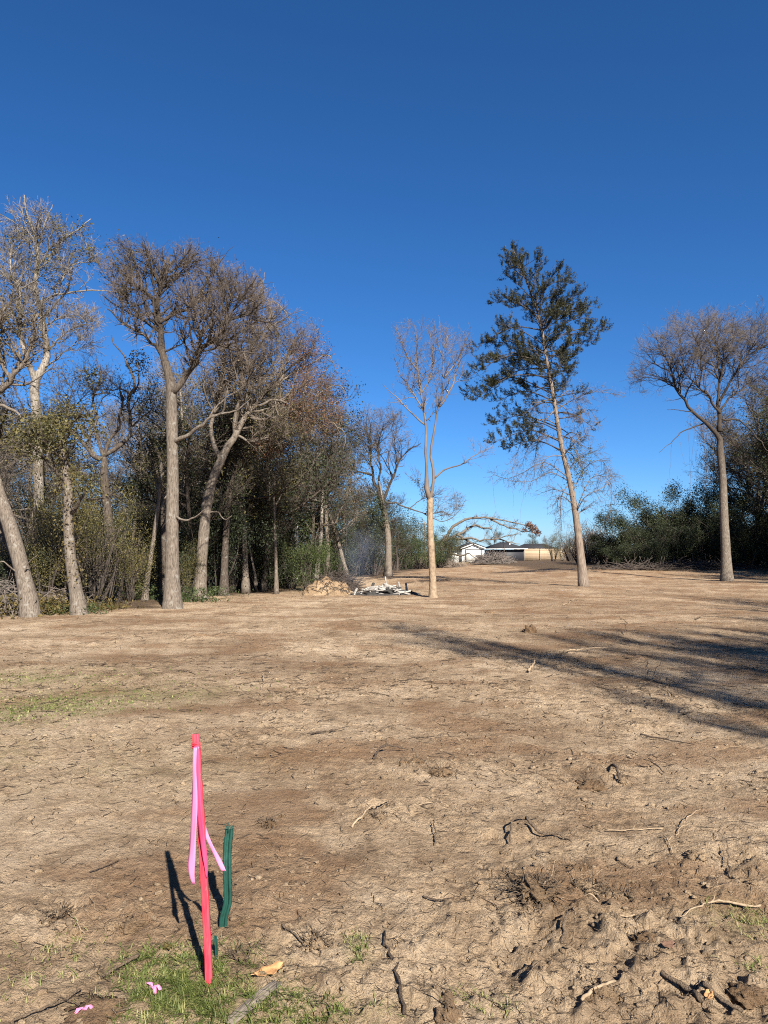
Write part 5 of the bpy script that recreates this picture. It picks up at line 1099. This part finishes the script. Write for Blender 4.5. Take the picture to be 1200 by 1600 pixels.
# clods and matted roots
ICO0 = ico(0); ICO1 = ico(1); ICO3 = ico(3)
def clod_mesh(g, base, size, flat=.6):
    V, Fc = base; s = g.uniform(.7, 1.3, 3) * [1, 1, flat]; sd = g.integers(100)
    d = 1 + .45 * noise(V[:, 0] * 1.7 + V[:, 2], V[:, 1] * 1.7 - V[:, 2] * .7, sd) + .34 * noise(V[:, 0] * 4 + V[:, 2] * 3, V[:, 1] * 4 + V[:, 2] * 2, sd + 1)
    return V * d[:, None] * s * size, Fc
def clod(px, py, size, m, label, roots=0, flat=.55, sink=.3):
    g = gen(int(px + py)); c = gp(px, py, -size * flat * sink); root = empty('dirt_clod', c); V, Fc = clod_mesh(g, ICO3, size, flat); link('soil', np_mesh('soil', V, [Fc], m), root)
    if roots:
        n = roots; P0 = V[g.integers(0, len(V), n)]; d = unit(P0 * [1, 1, 1.5] + g.normal(size=(n, 3)) * size * .9); L = g.uniform(.4, 1.3, n)[:, None] * size
        P = np.stack([P0 * .95, P0 + d * L * .5 + g.normal(size=(n, 3)) * size * .15, P0 + d * L + g.normal(size=(n, 3)) * size * .3], 1)
        P[:, :, 2] = np.maximum(P[:, :, 2], -.005 + size * flat * sink)
        G = Geo(); G.add(*tubes(P, np.repeat(np.array([[.002, .0016, .0007]]), n, 0) * (1 + size * 4), 3)); tag(G.obj('roots', M['stick_mid'], root), kind='stuff')
    tag(root, label, 'dirt clod')
clod(838, 1408, .085, M['clod'], 'matted clump of dirt and fine roots right of centre', 160, .5)
clod(920, 1392, .065, M['clod'], 'root-bound clod beside a dark hollow, right of the matted clump', 120, .7)
clod(905, 1366, .045, M['clod_brown'], 'brown clod on the far lip of the dark hollow', 50, .7)
clod(960, 1400, .07, M['clod'], 'broad rooty lump right of the dark hollow', 110, .4)
clod(804, 1380, .05, M['clod'], 'small rooty clod above the matted clump', 60, .5)
clod(700, 1590, .075, M['clod_brown'], 'dark brown clod with dead roots at the bottom edge', 40, .7)
clod(1168, 1556, .055, M['clod_brown'], 'rounded dark brown lump in the lower right corner', 12, .7)
clod(210, 1446, .05, M['clod_pale'], 'flat orange-tan crust of dirt left of the stake shadow', 0, .25)
clod(222, 1422, .038, M['clod_pale'], 'pale sandy clod behind the orange-tan crust', 0, .4)
clod(178, 1450, .028, M['clod_pale'], 'small pale clod left of the orange-tan crust', 0, .45)
clod(118, 1456, .025, M['clod_pale'], 'lone pale pebble-like clod at the lower left', 0, .6)
clod(420, 1292, .045, M['clod_brown'], 'dark tuft of roots behind the green post', 90, .5)
clod(595, 1288, .04, M['clod'], 'rooty tuft right below the pale peeled stick', 70, .45)
clod(85, 1432, .06, M['clod_brown'], 'dark matted root patch at the lower left', 130, .3)
clod(375, 1500, .05, M['clod'], 'tangled root tuft at the foot of the green post', 110, .4)
clod(490, 1475, .05, M['clod'], 'rooty hump left of the green grass tuft', 90, .35)
clod(645, 1200, .10, M['clod_brown'], 'row-end lump of dark broken soil in mid distance', 50, .4)
clod(690, 1215, .09, M['clod_brown'], 'second lump of dark broken soil in mid distance', 50, .4)
clod(925, 1228, .10, M['clod_brown'], 'dark lump beyond the churned soil at right', 40, .35)
clod(828, 992, .16, M['clod_brown'], 'dark clod on the far edge of the big shadow', 20, .7)
clod(765, 962, .15, M['clod_brown'], 'dark clod below the cedar', 12, .5)
clod(440, 1280, .03, M['clod_brown'], 'small dark clod right of the dark root tuft', 20, .5)
clod(1120, 1370, .06, M['clod_pale'], 'pale flat hump of dirt near the right edge', 10, .3)
clod(1090, 1345, .05, M['clod_pale'], 'smaller pale hump left of the pale flat hump', 6, .35)
clod(940, 1560, .06, M['clod'], 'tan lump below the pale flat splinter', 20, .4)
clod(1010, 1480, .05, M['clod_brown'], 'brown clod above the thick brown limb', 30, .6)
clod(150, 1585, .08, M['clod_brown'], 'brown hump of soil at the bottom left', 20, .3)

# ------------------------------------------------------------------ litter, crumbs and grass that nobody could count
def scatter(n, g, rmin=2.0, rmax=14, half=33, power=1.0):
    r = rmin * (rmax / rmin) ** (g.random(n) ** power); a = np.radians(g.uniform(-half, half, n)); return r * np.sin(a), r * np.cos(a), r
g = gen(501)
n = 4600; x, y, r = scatter(n * 2, g, 2.1, 10); w = rough_mask(x, y) > g.uniform(.1, 1.0, n * 2); x, y, r = x[w][:n], y[w][:n], r[w][:n]; n = len(x)
size = (.003 + .016 * g.random(n) ** 4) * np.clip(r / 3.5, .8, 1.5)
bases = [clod_mesh(g, ICO0, 1.0, .5) for _ in range(14)]; z = gz(x, y); kk = g.integers(0, 14, n); G = Geo()
for b in range(14):
    s = kk == b; V, Fc = bases[b]; th = g.uniform(0, 6.28, s.sum()); c_, s_ = np.cos(th)[:, None], np.sin(th)[:, None]
    W = np.stack([V[None, :, 0] * c_ - V[None, :, 1] * s_, V[None, :, 0] * s_ + V[None, :, 1] * c_, np.repeat(V[None, :, 2], s.sum(), 0)], -1) * size[s][:, None, None]
    W += np.stack([x[s], y[s], z[s] + size[s] * .15], -1)[:, None, :]
    G.add(W, (Fc[None] + (np.arange(s.sum()) * len(V))[:, None, None]).reshape(-1, 3))
o = G.obj('soil_crumbs', M['dirt']); tag(o, 'loose crumbs of tan soil strewn over the foreground', 'soil', kind='stuff')
def litter(name, n, g, L, rr, m, label, rmax=16, lift=.004, standing=.12, rmin=2.1):
    x, y, r = scatter(n * 2, g, rmin, rmax); w = (rough_mask(x, y) + .25) > g.uniform(.1, 1.1, n * 2); x, y, r = x[w][:n], y[w][:n], r[w][:n]; n = len(x)
    th = g.uniform(0, 6.28, n); d = np.stack([np.cos(th), np.sin(th), g.normal(size=n) * standing], -1); l = (g.uniform(*L, n) * np.clip(r / 4, .8, 2.5))[:, None]
    c = np.stack([x, y, gz(x, y) + lift], -1); b = g.normal(size=(n, 3)) * .12 * l * [1, 1, .3]
    P = np.stack([c - d * l / 2, c + b, c + d * l / 2], 1); zz_ = gz(P[:, :, 0], P[:, :, 1]); P[:, :, 2] = np.maximum(P[:, :, 2], zz_ + .001)
    q = (g.uniform(*rr, n) * np.clip(r / 4, .8, 2.2))[:, None] * np.array([[1, .9, .6]])
    G = Geo(); V, Q, _ = tubes(P, q, 3); G.add(V, Q); tag(G.obj(name, m), label, 'litter', kind='stuff')
litter('straw_litter', 2600, g, (.02, .09), (.0007, .0018), M['stick_pale'], 'pale straw and plant fibres scattered over the dirt')
litter('twig_litter', 3600, g, (.015, .085), (.0009, .0026), M['stick_dark'], 'dark broken twigs and roots scattered over the dirt', 12)
litter('far_twig_litter', 1300, g, (.04, .14), (.0015, .003), M['stick_mid'], 'brown twigs strewn over the middle distance', 34, rmin=8)
litter('root_litter', 3000, g, (.015, .07), (.0008, .0022), M['stick_mid'], 'brown root bits scattered over the dirt')
def grass(name, spots, g, m, label, h=(.03, .09), wd=.0022, cat='grass', lean=.7):
    C = []
    for px, py, sx, sy, n in spots:
        c = on_ground(px, py); q = g.normal(size=(n, 2)) * [sx, sy] + c; keep = noise(q[:, 0] / .07, q[:, 1] / .07, 41) * 1.2 + .45 > g.random(n); C.append(q[keep])
    C = np.concatenate(C); n = len(C); z = gz(C[:, 0], C[:, 1]); H = g.uniform(*h, n); r = np.hypot(C[:, 0], C[:, 1]); w = wd * np.clip(r / 3, 1, 4) * g.uniform(.6, 1.4, n)
    th = g.uniform(0, 6.28, n); d = np.stack([np.cos(th), np.sin(th)], -1); side = np.stack([-d[:, 1], d[:, 0]], -1); ln = g.uniform(.1, 1, n) * lean
    V = np.zeros((n, 7, 3))
    for k_, (t, ww) in enumerate([(0, 1), (.4, .9), (.75, .6)]):
        for s, j in ((-1, 0), (1, 1)):
            V[:, 2 * k_ + j, :2] = C + d * (ln * H * t ** 1.8 * 1.3)[:, None] + side * (s * w * ww)[:, None]; V[:, 2 * k_ + j, 2] = z + H * t * (1 - .35 * ln * t) - .004
    V[:, 6, :2] = C + d * (ln * H * 1.3)[:, None]; V[:, 6, 2] = z + H * (1 - .45 * ln)
    i = (np.arange(n) * 7)[:, None]
    G = Geo(); G.add(V, np.concatenate([i + [0, 1, 3, 2], i + [2, 3, 5, 4]]), i + [4, 5, 6]); tag(G.obj(name, m), label, cat, kind='stuff')
grass('grass_tuft', [(285, 1530, .11, .10, 4200), (330, 1580, .16, .06, 2600), (230, 1500, .05, .06, 900), (300, 1545, .12, .10, 2600), (400, 1570, .10, .05, 900), (480, 1590, .12, .04, 900), (250, 1575, .08, .05, 700)], g, M['grass'], 'green grass growing round the foot of the pink stake', (.010, .042), .0016, lean=1.7)
grass('grass_tuft', [(560, 1492, .022, .06, 260), (555, 1470, .03, .03, 100), (740, 1560, .05, .04, 120), (780, 1585, .06, .03, 160), (1180, 1440, .09, .09, 600), (1190, 1520, .05, .04, 200), (80, 1490, .10, .12, 400), (60, 1530, .1, .1, 200), (340, 1480, .03, .04, 80)], g, M['grass'], 'small scattered tufts of thin grass in the foreground dirt', (.01, .04), .0014, lean=1.4)
grass('grass_patch', [(70, 1105, .6, .26, 2600), (10, 1062, .6, .4, 900), (225, 1085, .7, .35, 900), (150, 1060, 1.0, .5, 700), (20, 1120, .5, .3, 1200)], g, M['grass'], 'thin yellow-green grass patch on the dirt at the left', (.01, .03), .002, lean=1.4)
# weeds and ground cover at the wood's edge
g = gen(520)
def cover(name, spots, m, label, size=.07):
    P = []
    for px, py, sx, sy, n, h in spots:
        c = on_ground(px, py); q = g.normal(size=(n, 2)) * [sx, sy] + c; P.append(np.stack([q[:, 0], q[:, 1], gz(q[:, 0], q[:, 1]) + h * g.random(n) ** 1.3], -1))
    P = np.concatenate(P); V, Q = leaves(P, int(len(P) * 2.2), size, .03, .4, g, along=np.tile([0, 0, .5], (len(P), 1))); tag(link(name, np_mesh(name, V, [Q], m, False)), label, 'ground cover', kind='stuff')
cover('ground_cover', [(300, 944, .5, .35, 700, .45), (235, 936, .7, .6, 900, .5), (340, 930, .4, .4, 300, .35), (125, 962, .35, .25, 300, .3), (210, 930, .6, .8, 500, .5), (415, 915, .6, .9, 400, .4), (450, 912, .6, 1, 400, .4)], M['leaf_green'], 'low green weeds round the tree feet at the wood edge')
cover('dry_weeds', [(90, 958, .6, .4, 500, .4), (60, 962, .5, .3, 400, .35), (20, 962, .6, .5, 500, .5), (160, 955, .5, .4, 200, .2)], M['leaf_moss'], 'dry yellowish weeds at the foot of the leaning trunks', .09)
hs = heap('wood_edge_brush', 60, 135, 20.5, .5, 260, M['twig_brown'], gen(530), (.4, 1.4), (.006, .016), .8); tag(hs, 'tangle of dry stems between the leaning and the ivy-clad trunks', 'brush')
hs = heap('wood_edge_brush', -60, 60, 19.0, .9, 260, M['twig_grey'], gen(531), (.5, 1.8), (.005, .014), .7); tag(hs, 'tangle of grey vines round the leaning trunk foot', 'brush')
hs = heap('wood_edge_brush', 500, 560, 33.5, .9, 420, M['twig_dark'], gen(532), (.5, 1.8), (.006, .018), .8); tag(hs, 'dark brush heap behind the dirt mound', 'brush')
